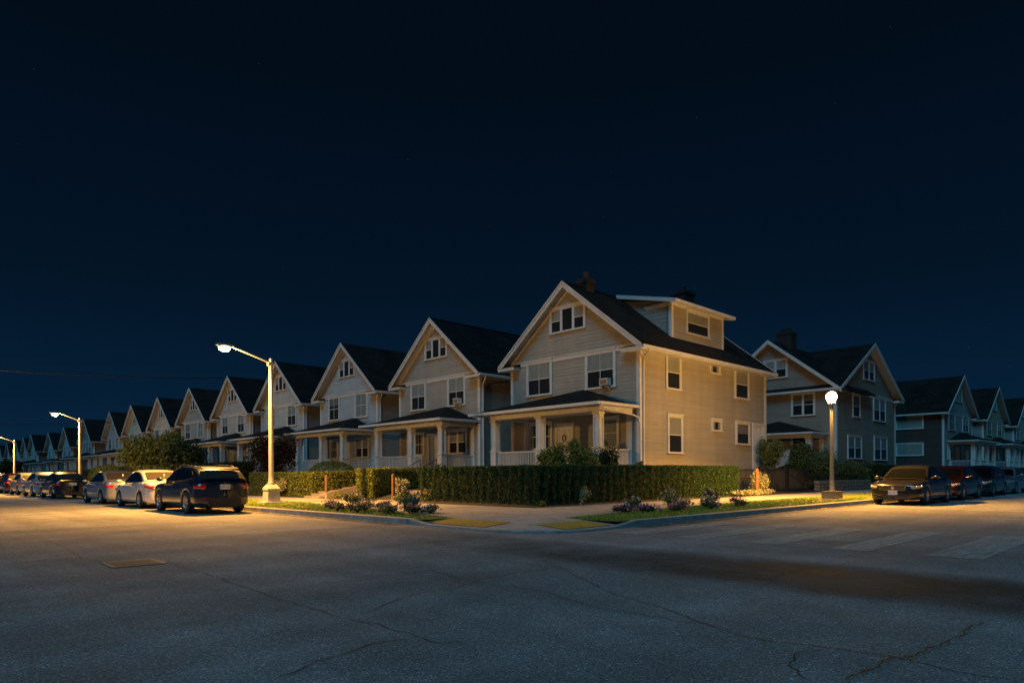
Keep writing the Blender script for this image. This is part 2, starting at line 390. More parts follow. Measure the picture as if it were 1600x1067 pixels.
# kerb: separate stones
kb = empty('kerb', (0, 0, 0), kind='structure')
def kerbstone(p0, p1, nrm, z0, z1):
    """p0->p1 along the road edge; nrm points away from the road"""
    b = MB(); n = Vector((*nrm, 0)) * .16; P = []
    for p, z in ((p0, z0), (p1, z1)):
        e = Vector((p[0], p[1], 0)); P += [e + Vector((0, 0, -.05)), e + n * .08 + Vector((0, 0, z - .012)), e + n * .22 + Vector((0, 0, z + .001)), e + n + Vector((0, 0, z + .001)), e + n + Vector((0, 0, -.05))]
    b.add(P, [(0, 1, 6, 5), (1, 2, 7, 6), (2, 3, 8, 7), (3, 4, 9, 8), (0, 4, 3, 2, 1), (5, 6, 7, 8, 9)])
    build('kerb_stone', b, 'kerb_concrete', kb)
y = 13.5
kerbstone((KX, 12.7), (KX, 13.48), (1, 0), .046, .15)
while y < 70:
    kerbstone((KX + random.uniform(-.008, .008), y), (KX + random.uniform(-.008, .008), y + 2.385), (1, 0), .15, .15); y += 2.4
kerbstone((KX, 70), (KX, 330), (1, 0), .15, .15)
kerbstone((11.9, KY), (12.68, KY), (0, 1), .046, .15)
x = 12.7
while x < 60:
    kerbstone((x, KY), (x + 2.385, KY), (0, 1), .15, .15); x += 2.4
kerbstone((x, KY), (330, KY), (0, 1), .15, .15)
arc = [(KX + 1.3 - 1.3 * math.cos(a), KY + 1.3 - 1.3 * math.sin(a)) for a in [R(0), R(30), R(60), R(90)]]
pts = [(KX, 12.7), (KX, 11.5), (KX, 10.3)] + arc[1:-1] + [(10.8, KY), (11.9, KY)]
for a, c in zip(pts[:-1], pts[1:]):
    d = Vector((c[0] - a[0], c[1] - a[1])).normalized()
    kerbstone(a, (c[0] - d.x * .012, c[1] - d.y * .012), (-d.y, d.x), .046, .046)

# pavement slabs
def edgeL(y): return interp_(y, ((12.9, 10.5), (17.4, 11.4), (21, 12.1), (25, 12.6)))
def edgeR(x): return interp_(x, ((12.3, 10.75), (17, 11.45), (24, 11.9)))
def interp_(x, tab):
    if x <= tab[0][0]: return tab[0][1]
    for (a, va), (b, vb) in zip(tab[:-1], tab[1:]):
        if x <= b: return va + (vb - va) * (x - a) / (b - a)
    return tab[-1][1]
pv = empty('pavement', (0, 0, 0), kind='structure')
sheet('joint_bed', 10.9, 10.5, 16, 200, .006, 'joint', pv, kind=None)
sheet('joint_bed', 16, 9.2, 200, 16, .006, 'joint', pv, kind=None)
def slab(poly, m, zf=rampz, dz=0):
    b = MB(); n = len(poly); vs = [(p[0], p[1], zf(*p) + dz) for p in poly] + [(p[0], p[1], 0) for p in poly]
    b.add(vs, [tuple(range(n))] + [(i, (i + 1) % n, n + (i + 1) % n, n + i) for i in range(n)])
    build('paving_slab', b, m, pv)
g = .012
y = 15.0
while y < 75:
    slab([(edgeL(y), y + g), (15.0, y + g), (15.0, y + 1.5 - g), (edgeL(y + 1.5), y + 1.5 - g)], random.choice(('concrete', 'concrete', 'concrete_b')), dz=random.uniform(-.004, .004)); y += 1.5
slab([(12.6, 75), (15, 75), (15, 330), (12.6, 330)], 'concrete')
x = 15.0
while x < 66:
    slab([(x + g, edgeR(x)), (x + 1.5 - g, edgeR(x + 1.5)), (x + 1.5 - g, 14.5), (x + g, 14.5)], random.choice(('concrete', 'concrete', 'concrete_b')), dz=random.uniform(-.004, .004)); x += 1.5
slab([(66, 11.9), (330, 11.9), (330, 14.5), (66, 14.5)], 'concrete')
# corner slabs: grid that follows the ramp (clipped to the rounded kerb)
def incorner(x, y):
    if x < KX + 1.3 and y < KY + 1.3: return math.hypot(x - KX - 1.3, y - KY - 1.3) <= 1.2
    return x > KX + .14 and y > KY + .14
def diag(x, y):   # the paved fan between the two verges
    return not ((y > 12.98 and x < edgeL(y) - .02) or (x > 12.1 and y < edgeR(x) - .02))
cellsz = .07
for (cx0, cy0, cx1, cy1, mm) in ((9.66, 9.16, 12.6, 11.9, 'concrete'), (12.6, 9.16, 15.0, 11.9, 'concrete_b'), (9.66, 11.9, 12.6, 15.0, 'concrete_b'), (12.6, 11.9, 15.0, 15.0, 'concrete')):
    b = MB(); nx = round((cx1 - cx0) / cellsz); ny = round((cy1 - cy0) / cellsz)
    for i in range(nx):
        for j in range(ny):
            xa = cx0 + (cx1 - cx0) * i / nx; xb = cx0 + (cx1 - cx0) * (i + 1) / nx; ya = cy0 + (cy1 - cy0) * j / ny; yb = cy0 + (cy1 - cy0) * (j + 1) / ny
            if i == 0: xa += g
            if j == 0: ya += g
            c4 = [(xa, ya), (xb, ya), (xb, yb), (xa, yb)]
            if sum(incorner(*p) for p in c4) >= 2 and sum(diag(*p) for p in c4) >= 2:
                b.add([(p[0], p[1], rampz(*p)) for p in c4], [(0, 1, 2, 3)])
    if b.f: build('paving_slab', b, mm, pv)
# tactile yellow mats with domes, one on each ramp
def tactile(x0, y0, x1, y1, label):
    t = empty('tactile_mat', ((x0 + x1) / 2, (y0 + y1) / 2, 0), label=label, cat='tactile paving', group='yellow tactile mats on the corner ramps')
    b = MB(); ox, oy = (x0 + x1) / 2, (y0 + y1) / 2; nx = max(2, round((x1 - x0) / .2)); ny = max(2, round((y1 - y0) / .2))
    for i in range(nx):
        for j in range(ny):
            c4 = [(x0 + (x1 - x0) * a / nx, y0 + (y1 - y0) * c / ny) for a, c in ((i, j), (i + 1, j), (i + 1, j + 1), (i, j + 1))]
            b.add([(p[0] - ox, p[1] - oy, rampz(*p) + .012) for p in c4], [(0, 1, 2, 3)])
    build('mat_plate', b, 'tactile_yellow', t)
    d = MB()
    xx = x0 + .06
    while xx < x1 - .03:
        yy = y0 + .06
        while yy < y1 - .03:
            z = rampz(xx, yy) + .012
            d.add([(xx - ox - .018, yy - oy - .018, z), (xx - ox + .018, yy - oy - .018, z), (xx - ox + .018, yy - oy + .018, z), (xx - ox - .018, yy - oy + .018, z), (xx - ox, yy - oy, z + .012)], [(0, 1, 4), (1, 2, 4), (2, 3, 4), (3, 0, 4)])
            yy += .085
        xx += .085
    build('dome', d, 'tactile_yellow', t, kind='stuff')
tactile(9.75, 10.95, 10.55, 13.0, 'yellow tactile mat on the ramp left of the corner, facing the left street')
tactile(10.5, 9.25, 12.0, 10.1, 'yellow tactile mat on the ramp right of the corner, nearest the crosswalk')

# verges (soil under the grass), rising yards
def poly_sheet(name, pts, z, m, kind='structure', **kw):
    b = MB(); b.add([(p[0], p[1], z if not callable(z) else z(*p)) for p in pts], [tuple(range(len(pts)))]); return build(name, b, m, kind=kind, **kw)
VL = [(9.64, 12.95), (10.5, 12.95), (11.4, 17.4), (12.1, 21), (12.62, 25), (12.62, 330), (9.64, 330)]
VR = [(12.1, 9.14), (330, 9.14), (330, 11.92), (24, 11.92), (17, 11.47), (12.3, 10.77), (12.1, 10.74)]
poly_sheet('verge', VL, .135, 'lawn_soil'); poly_sheet('verge', VR, .135, 'lawn_soil')
def yardz(x, y):
    a = max(0, min(1, (x - 15.3) / 2.2)); c = max(0, min(1, (y - 14.8) / 3.2)); c2 = max(0, min(1, (38 - x) / 6))
    k = min(a, c); k = k * k * (3 - 2 * k)
    return .14 + .42 * k * (c2 if y < 24 else 1) 
yb = MB(); xs = [15.0, 15.4, 15.8, 16.2, 16.6, 17, 17.5, 18.5, 20, 22, 25, 30, 34, 36, 38, 45, 60, 90, 150, 330]; ys = [14.5, 15, 15.5, 16, 16.5, 17, 17.6, 18.2, 20, 23.9, 24.1, 30, 40, 60, 100, 200, 330]
for i in range(len(xs) - 1):
    for j in range(len(ys) - 1):
        c4 = [(xs[i], ys[j]), (xs[i + 1], ys[j]), (xs[i + 1], ys[j + 1]), (xs[i], ys[j + 1])]
        yb.add([(p[0], p[1], yardz(*p)) for p in c4], [(0, 1, 2, 3)], 0, True)
build('yard', yb, 'soil', kind='structure')
# front walks to the houses
def walk(y0, y1, x1=21.3, x0=15.0):
    b = MB(); n = 8
    for i in range(n):
        xa = x0 + (x1 - x0) * i / n; xb = x0 + (x1 - x0) * (i + 1) / n
        b.box(xa + .01, y0, 0, xb - .01, y1, yardz((xa + xb) / 2, 30) + .05)
    return build('front_walk', b, 'concrete_old', kind='structure')
walk(21.9, 23.4); walk(28.3, 29.7, 20.5); walk(38.6, 40.2)

# ---------------------------------------------------------------- cracks and litter on the road
def gp(x, y, z=0):   # where a spot of the road seen from the junction lies on the ground
    t = (x - 800) / 1050.; d = 1050 * (EYE - z) / (y - (741 - .0058 * (x - 800)))
    return (d * (.6954 + .7187 * t), d * (.7187 - .6954 * t))
CR = [[(845, 875), (905, 902), (960, 930), (1020, 945), (1090, 972), (1160, 995), (1210, 1003), (1290, 1012), (1385, 1025), (1470, 1045), (1600, 1066)],
      [(1385, 1028), (1420, 1027), (1470, 1005), (1505, 988), (1537, 972)], [(1320, 1064), (1345, 1050), (1375, 1037), (1390, 1027)],
      [(660, 884), (720, 905), (780, 915), (850, 925), (930, 950), (1010, 962), (1090, 975)],
      [(20, 827), (60, 840), (105, 857), (125, 872), (160, 878)], [(260, 878), (330, 900), (420, 930), (520, 962), (590, 975), (640, 990), (690, 1005), (720, 1002)],
      [(1130, 905), (1200, 905), (1260, 888), (1330, 880), (1370, 881)], [(1000, 870), (1100, 890), (1190, 905), (1280, 925), (1400, 940)],
      [(420, 1064), (470, 1045), (540, 1020), (600, 1003), (650, 1000)], [(560, 960), (640, 930), (720, 915), (800, 895), (860, 890)],
      [(1230, 1040), (1245, 1052), (1270, 1064)], [(1290, 1015), (1240, 1022), (1230, 1040)],
      [(950, 846), (1050, 856), (1150, 868), (1250, 884), (1360, 888)], [(100, 800), (170, 812), (215, 830)], [(30, 845), (160, 838), (300, 838), (420, 830), (520, 828)],
      [(1440, 850), (1500, 836), (1560, 822), (1600, 814)], [(250, 930), (330, 925), (420, 912), (520, 905)], [(1270, 870), (1340, 868), (1420, 880), (1500, 880)]]
def crack(pl):
    P = [Vector((*gp(*p), 0)) for p in pl]; Q = [P[0]]
    for a, c in zip(P[:-1], P[1:]):
        n = max(3, int((c - a).length / .07)); d = (c - a).normalized(); nn = Vector((-d.y, d.x, 0)); off = 0
        for i in range(1, n + 1):
            off = off * .7 + random.uniform(-.022, .022); Q.append(a.lerp(c, i / n) + nn * (off if i < n else 0))
    b = MB(); vs = []; fs = []
    for i, q in enumerate(Q):
        d = (Q[min(i + 1, len(Q) - 1)] - Q[max(0, i - 1)]).normalized(); nn = Vector((-d.y, d.x, 0)); w = random.uniform(.0015, .0060) * (1 if 0 < i < len(Q) - 1 else .1)
        vs += [q + nn * w + Vector((0, 0, .007)), q - nn * w + Vector((0, 0, .007))]
    fs = [(2 * i, 2 * i + 1, 2 * i + 3, 2 * i + 2) for i in range(len(Q) - 1)]
    b.add(vs, fs); return b, Q
mat('crack_dark', (.006, .006, .006), .95)
crk = empty('road_cracks', (0, 0, 0), kind='structure')
lit = []
for i, pl in enumerate(CR):
    b, Q = crack(pl); build('crack', b, 'crack_dark', crk)
    if i in (1, 2): lit += [(q, .05, 9) for q in Q]
    elif i == 0: lit += [(q, .03, 5) for q in Q[int(len(Q) * .55):int(len(Q) * .93)]]
    elif i in (8,): lit += [(q, .03, 2) for q in Q[len(Q) // 2:]]
def scatter_flat(pts, size, zb=.010):
    V = []; F = []
    for (x, y, z) in pts:
        a = random.uniform(0, 6.28); s = size * random.uniform(.5, 1.4); c, d = math.cos(a) * s, math.sin(a) * s; k = len(V)
        V += [(x - c, y - d, z + zb), (x + d * .5, y - c * .5, z + zb + s * .2), (x + c, y + d, z + zb + s * .3), (x - d * .5, y + c * .5, z + zb)]; F.append((k, k + 1, k + 2, k + 3))
    m = MB(); m.add(V, F); return m
pts = []
for q, r, n in lit:
    for _ in range(n): pts.append((q.x + random.gauss(0, r * .5), q.y + random.gauss(0, r * .5), 0))
build('leaf_litter', scatter_flat(pts, .010), 'dry_leaf', kind='stuff')
pts = [(random.gauss(26.6, 1.2), random.gauss(9.9, .22), .16) for _ in range(160)] + [(random.uniform(9.7, 12.5), random.uniform(16, 40), .17) for _ in range(220)] + [(random.uniform(14, 40), random.uniform(9.2, 11.8), .17) for _ in range(240)] \
    + [(random.gauss(9.35, .12), random.uniform(14, 40), .0) for _ in range(260)] + [(random.uniform(13, 40), random.gauss(8.85, .12), .0) for _ in range(220)] + [(random.uniform(9, 30), random.uniform(12, 15), .15) for _ in range(60)]
build('fallen_leaves', scatter_flat(pts, .035), 'dry_leaf', kind='stuff')

# ---------------------------------------------------------------- foliage helpers (numpy)
def leaf_mesh(name, C, size, m, dirs=None, aspect=1.8, updown=.0, jit=.5):
    """C: n x 3 centres; each leaf is a small folded rhombus of two triangles"""
    n = len(C); S = (size * NR.uniform(.6, 1.3, (n, 1)))
    D = NR.normal(size=(n, 3)) if dirs is None else dirs + NR.normal(size=(n, 3)) * jit
    D[:, 2] += updown; D /= np.linalg.norm(D, axis=1, keepdims=True) + 1e-9
    A = NR.normal(size=(n, 3)); W = np.cross(D, A); W /= np.linalg.norm(W, axis=1, keepdims=True) + 1e-9
    N = np.cross(D, W)
    a = C - D * S; c = C + D * S; b = C + W * S / aspect + N * S * .15; d = C - W * S / aspect + N * S * .15
    V = np.stack([a, b, c, d], 1).reshape(-1, 3)
    me = bpy.data.meshes.new(name); me.vertices.add(4 * n); me.vertices.foreach_set('co', V.ravel().astype('f'))
    me.loops.add(4 * n); me.loops.foreach_set('vertex_index', np.arange(4 * n, dtype='i'))
    me.polygons.add(n); me.polygons.foreach_set('loop_start', np.arange(0, 4 * n, 4, dtype='i')); me.polygons.foreach_set('loop_total', np.full(n, 4, 'i'))
    me.materials.append(MAT[m]); me.update(calc_edges=True); return me
def wob(p, k=1.7, s=0):  # cheap smooth lumps
    return (np.sin(p[:, 0] * k + s) * np.cos(p[:, 1] * k * 1.3 + 1.1 + s) + np.sin(p[:, 2] * k * 1.7 + p[:, 0] * k * .8 + 2.3 + s) + .6 * np.sin(p[:, 1] * k * 2.9 + p[:, 2] * k * 2.1 + s)) / 2.6

def hedge(x0, y0, x1, y1, z1, m, dens, size, label, plume=0, z0=None, group=None, depth=.12, cat='hedge', aspect=1.8):
    """a clipped box hedge: dark woody core, leaf shell on all faces, uneven"""
    cx, cy = (x0 + x1) / 2, (y0 + y1) / 2
    zb = z0 if z0 is not None else .12
    o = empty('hedge', (cx, cy, zb), label=label, cat=cat, group=group)
    i = .38 if plume else .16
    b = MB(); b.box(x0 - cx + i, y0 - cy + i, .12, x1 - cx - i, y1 - cy - i, z1 - zb - .14); build('branch_core', b, 'core_dark', o)
    hx, hy, h = (x1 - x0) / 2, (y1 - y0) / 2, z1 - zb
    faces = [((-hx, 0), (0, 1), hy * 2, (-1, 0, 0)), ((hx, 0), (0, 1), hy * 2, (1, 0, 0)), ((0, -hy), (1, 0), hx * 2, (0, -1, 0)), ((0, hy), (1, 0), hx * 2, (0, 1, 0))]
    C = []; D = []
    for (c, t, ln, n) in faces:
        k = int(ln * h * dens)
        if n in ((1, 0, 0), (0, 1, 0)): k = k // 3
        u = NR.uniform(-ln / 2, ln / 2, k); v = h * NR.uniform(0, 1, k) ** .9
        P = np.stack([c[0] + t[0] * u, c[1] + t[1] * u, v], 1)
        q = (np.abs(np.sin(u * math.pi / plume + .6 * np.sin(u * 2.1) + .35 * np.sin(v * 3 + u))) ** .5 - .8) * .36 if plume else 0
        bump = wob(P + [cx, cy, 0], 2.6) * .05 + wob(P + [cx, cy, 0], 8.) * .03 + q
        off = bump - NR.exponential(depth * .5, k)
        P += np.array(n) * off[:, None]; C.append(P); D.append(np.tile(np.array(n) * .4 + [0, 0, 1.2 if plume else .3], (k, 1)))
    k = int(hx * hy * 4 * dens * 1.0); P = np.stack([NR.uniform(-hx, hx, k), NR.uniform(-hy, hy, k), np.full(k, h)], 1)
    P[:, 2] += wob(P + [cx, cy, 0], 2.2) * .03 + wob(P + [cx, cy, 0], 9) * .02 - NR.exponential(.04, k)
    C.append(P); D.append(np.tile([0, 0, 1.], (k, 1)))
    me = leaf_mesh('foliage', np.concatenate(C), size, m, np.concatenate(D), jit=.6, aspect=aspect)
    link('foliage', me, o, kind='stuff'); return o

def blob(name, c, r, m, n, size, label, cat, z0=0, lobes=9, stems=3, group=None, hollow=.55, seed=0, stem_m='bark', seen=1.0, aspect=1.8, flowers=None, stem_h=None):
    """shrub or small tree: trunk/stems plus leaf clumps spread through an uneven crown"""
    rs = np.random.RandomState(seed + 5)
    o = empty(name, (c[0], c[1], z0), label=label, cat=cat, group=group)
    base = c[2] - z0
    L = []
    for i in range(lobes):
        a = rs.uniform(0, 6.28); e = rs.uniform(-.5, .9); q = rs.uniform(.25, .8)
        L.append((r[0] * q * math.cos(a) * math.cos(e), r[1] * q * math.sin(a) * math.cos(e), base + r[2] * q * math.sin(e), rs.uniform(.35, .6)))
    L.append((0, 0, base, .62 if lobes else .95))
    b = MB(); stc = min(stems, 8)
    for i in range(stc):
        l = L[i % len(L)]; s = Vector((rs.uniform(-.15, .15) * r[0], rs.uniform(-.15, .15) * r[1], 0)); e = Vector((l[0], l[1], l[2]))
        rr = .018 + .02 * r[2]; b.tube([s, s.lerp(e, .4) + Vector((0, 0, .12 * r[2])), e], [rr, rr * .7, rr * .25], 6)
        for _ in range(2):
            e2 = e + Vector((rs.uniform(-.4, .4) * r[0], rs.uniform(-.4, .4) * r[1], rs.uniform(.05, .4) * r[2])); b.tube([s.lerp(e, .6), e2], [rr * .4, rr * .12], 5)
    build('stem' if r[2] < 1.8 else 'trunk', b, stem_m, o)
    C = []
    per = n // len(L)
    for l in L:
        d = rs.normal(size=(per, 3)); d /= np.linalg.norm(d, axis=1, keepdims=True)
        rad = (hollow + (1 - hollow) * rs.uniform(0, 1, per)) * (1 + (.22 if lobes else .05) * wob(d * 2 + [l[0], l[1], l[2]], 2.4, seed))
        P = d * rad[:, None] * np.array(r) * l[3] * 1.05 + np.array(l[:3]); C.append(P)
    C = np.concatenate(C); k = int(len(C) * .12); C = C[C[:, 2] > .03]
    link('foliage', leaf_mesh('foliage', C, size, m, aspect=aspect), o, kind='stuff')
    if flowers:
        fm, fn, fs = flowers; d = rs.normal(size=(fn, 3)); d[:, 2] = np.abs(d[:, 2]); d /= np.linalg.norm(d, axis=1, keepdims=True)
        P = d * np.array(r) * .98 + [0, 0, base]
        C2 = np.repeat(P, 5, 0) + rs.normal(size=(fn * 5, 3)) * fs * .8
        link('blossom', leaf_mesh('blossom', C2, fs, fm, aspect=1.1), o, kind='stuff')
    return o

# grass in the verges
def grass():
    def inpoly(p, poly):
        c = np.zeros(len(p), bool); n = len(poly)
        for i in range(n):
            (x0, y0), (x1, y1) = poly[i], poly[(i + 1) % n]
            if y0 == y1: continue
            c ^= ((y0 > p[:, 1]) != (y1 > p[:, 1])) & (p[:, 0] < (x1 - x0) * (p[:, 1] - y0) / (y1 - y0) + x0)
        return c
    allv = []
    for poly, box, n, s in ((VL, (9.7, 12.6, 12.56, 30), 34000, .045), (VL, (9.7, 30, 12.56, 95), 26000, .07), (VR, (12.1, 9.2, 34, 11.87), 44000, .045), (VR, (34, 9.2, 80, 11.87), 12000, .07)):
        p = np.stack([NR.uniform(box[0], box[2], n), NR.uniform(box[1], box[3], n)], 1); p = p[inpoly(p, poly)]
        keep = wob(np.c_[p, p[:, :1] * 0], 1.9) + NR.uniform(-1, 1, len(p)) > -1.05; p = p[keep]; k = len(p)
        h = s * NR.uniform(.5, 1.6, k) * (1 + .4 * wob(np.c_[p, p[:, :1] * 0], 1.1)); a = NR.uniform(0, 6.28, k); w = s * .17
        base = np.c_[p, np.full(k, .13)]; dx = np.c_[np.cos(a) * w, np.sin(a) * w, np.zeros(k)]
        tip = base + np.c_[NR.normal(0, .5, k) * h, NR.normal(0, .5, k) * h, h]
        allv.append(np.stack([base - dx, base + dx, tip], 1))
    V = np.concatenate(allv).reshape(-1, 3); n = len(V) // 3
    me = bpy.data.meshes.new('grass'); me.vertices.add(3 * n); me.vertices.foreach_set('co', V.ravel().astype('f'))
    me.loops.add(3 * n); me.loops.foreach_set('vertex_index', np.arange(3 * n, dtype='i'))
    me.polygons.add(n); me.polygons.foreach_set('loop_start', np.arange(0, 3 * n, 3, dtype='i')); me.polygons.foreach_set('loop_total', np.full(n, 3, 'i'))
    me.materials.append(MAT['grass_blade']); me.update(calc_edges=True); link('grass', me, kind='stuff')
grass()


# ---------------------------------------------------------------- houses
EZ = 7.05       # wall top of the main houses
FLR = 1.2       # porch floor
def frames(W, D):
    return {'F': lambda s, z, o: (-o, s, z), 'R': lambda s, z, o: (s, -o, z), 'L': lambda s, z, o: (s, W + o, z), 'B': lambda s, z, o: (D + o, s, z)}

def window(par, fr, fk, s0, s1, z0, z1, style='dh', curt='half', seed=0, detail=2, trim='white_trim'):
    """casing, sill, sash bars, glass and what hangs behind it; s0..s1 / z0..z1 is the outside of the casing"""
    key = (fk, round(s0, 3), round(s1, 3), round(z0, 3), round(z1, 3), style)
    cw_ = .11
    def casing():
        b = MB()
        b.fbox(fr, s0, s0 + cw_, z0 + .05, z1 - .12, .002, .075); b.fbox(fr, s1 - cw_, s1, z0 + .05, z1 - .12, .002, .075)
        b.fbox(fr, s0 - .02, s1 + .02, z1 - .12, z1, .002, .085); b.fbox(fr, s0 - .04, s1 + .04, z1, z1 + .03, .002, .12)
        b.fbox(fr, s0 - .04, s1 + .04, z0, z0 + .05, .002, .12)
        return b
    w = build('window', casing, trim, par, key=key)
    a, c, zb, zt = s0 + cw_, s1 - cw_, z0 + .05, z1 - .12
    units = [(a, c)]
    if style == 'triple': q = (c - a) / 3.3; units = [(a, a + q), (a + q + .06, c - q - .06), (c - q, c)]
    if style == 'pair': units = [(a, (a + c) / 2 - .035), ((a + c) / 2 + .035, c)]
    def sash():
        b = MB()
        if style == 'triple':
            b.fbox(fr, units[0][1], units[1][0], zb, zt, .004, .068); b.fbox(fr, units[1][1], units[2][0], zb, zt, .004, .068)
        if style == 'pair': b.fbox(fr, units[0][1], units[1][0], zb, zt, .004, .068)
        for i, (u0, u1) in enumerate(units):
            f = .045
            b.fbox(fr, u0, u0 + f, zb, zt, .034, .064); b.fbox(fr, u1 - f, u1, zb, zt, .034, .064)
            b.fbox(fr, u0 + f, u1 - f, zt - f, zt, .034, .064); b.fbox(fr, u0 + f, u1 - f, zb, zb + f, .034, .064)
            if not (style == 'triple' and i == 1) and style != 'fixed':
                zm = (zb + zt) / 2; b.fbox(fr, u0 + f, u1 - f, zm - .022, zm + .022, .034, .068)
            if style == 'dh2':
                um = (u0 + u1) / 2; b.fbox(fr, um - .014, um + .014, zb + f, zt - f, .036, .060)
        return b
    def pane():
        b = MB()
        for (u0, u1) in units: b.fpoly(fr, [(u0, zb), (u1, zb), (u1, zt), (u0, zt)], .048)
        return b
    def back():
        b = MB(); rr = random.Random(seed * 31 + 7)
        b.fpoly(fr, [(a, zb), (c, zb), (c, zt), (a, zt)], .0315, 0)
        for i, (u0, u1) in enumerate(units):
            if curt == 'none' or (style == 'triple' and i == 1): continue
            zl = (zb + zt) / 2 if curt == 'half' else zb
            def folds(p0, p1, zl, mi):
                n = max(4, int((p1 - p0) / .035)); vs = []
                for k in range(n + 1):
                    u = p0 + (p1 - p0) * k / n; o = .0375 + .004 * math.sin(k * 1.9 + rr.random())
                    vs += [fr(u, zl + .01 * rr.random(), o), fr(u, zt, o)]
                b.add(vs, [(2 * k, 2 * k + 2, 2 * k + 3, 2 * k + 1) for k in range(n)], mi, True)
            if curt == 'sides': q = (u1 - u0) * .3; folds(u0, u0 + q, zb, 1); folds(u1 - q, u1, zb, 1)
            elif curt == 'blind':
                zz = zt - (zt - zb) * rr.choice((.5, .35, .62)); b.fpoly(fr, [(u0, zz), (u1, zz), (u1, zt), (u0, zt)], .037, 2)
            else: folds(u0, u1, zl, 1)
        return b
    if detail >= 1: build('sash', sash, trim, w, key=key)
    build('curtain', back, ['room_dark', 'curtain', 'blind'], w, key=(key, curt, seed if detail > 1 else 0))
    if detail >= 1: build('pane', pane, 'glass', w, key=key)
    return w

def door(par, fr, fk, s0, s1, z0, z1, extra=None, m='door_white'):
    def cas():
        b = MB(); b.fbox(fr, s0, s0 + .13, z0, z1 - .14, .002, .08); b.fbox(fr, s1 - .13, s1, z0, z1 - .14, .002, .08); b.fbox(fr, s0 - .03, s1 + .03, z1 - .14, z1, .002, .10); return b
    def leaf():
        b = MB(); a, c = s0 + .13, s1 - .13; b.fbox(fr, a, c, z0, z1 - .14, .031, .045)
        w = c - a; h = z1 - .14 - z0
        for (p, q, u, v) in ((.13, .45, .06, .42), (.55, .87, .06, .42), (.13, .45, .50, .93), (.55, .87, .50, .93)):
            A, B, C_, D_ = a + w * p, a + w * q, z0 + h * u, z0 + h * v
            for (x0, x1, y0, y1) in ((A, B, C_, C_ + .025), (A, B, D_ - .025, D_), (A, A + .025, C_ + .025, D_ - .025), (B - .025, B, C_ + .025, D_ - .025)): b.fbox(fr, x0, x1, y0, y1, .045, .058)
        return b
    key = (fk, s0, s1, z0, z1)
    f = build('door_frame', cas, 'white_trim', par, key=key)
    d = build('door', leaf, m, par, key=key)
    def kn():
        b = MB(); p = fr(s1 - .2, z0 + 1.0, .075); b.ell(p, (.035, .035, .035), 8, 5); return b
    build('handle', kn, 'chrome', d, key=key)
    return d

def siding(par, fr, fk, regions, m, each=False, bh=.165, key=None):
    """regions: list of (zlo, zhi, f) with f(z)->(s0,s1); boards overlap like clapboard"""
    def board(z, s0a, s1a, s0b, s1b, b, top):
        o0, o1 = .017, .003
        P = [fr(s0a, z, o0), fr(s1a, z, o0), fr(s1b, top, o1), fr(s0b, top, o1), fr(s0a, z, 0), fr(s1a, z, 0)]
        b.add(P, [(0, 1, 2, 3), (0, 4, 5, 1)])
    def gen():
        for (zl, zh, f) in regions:
            z = zl
            while z < zh - .02:
                t = min(z + bh, zh); a = f(z); c = f(t)
                if a[1] - a[0] > .05: yield z, t, a, c
                z += bh
    if each:
        for z, t, a, c in gen():
            k = (fk, round(a[0] - c[0], 3), round(a[1] - a[0], 3), round(c[1] - c[0], 3), round(t - z, 3), round(a[0], 3), round(z, 3), key)
            b = MB(); board(z, a[0], a[1], c[0], c[1], b, t); build('siding_board', b, m, par, key=k)
    else:
        def mk():
            b = MB()
            for z, t, a, c in gen(): board(z, a[0], a[1], c[0], c[1], b, t)
            return b
        build('siding', mk, m, par, key=(fk, key), kind='stuff')

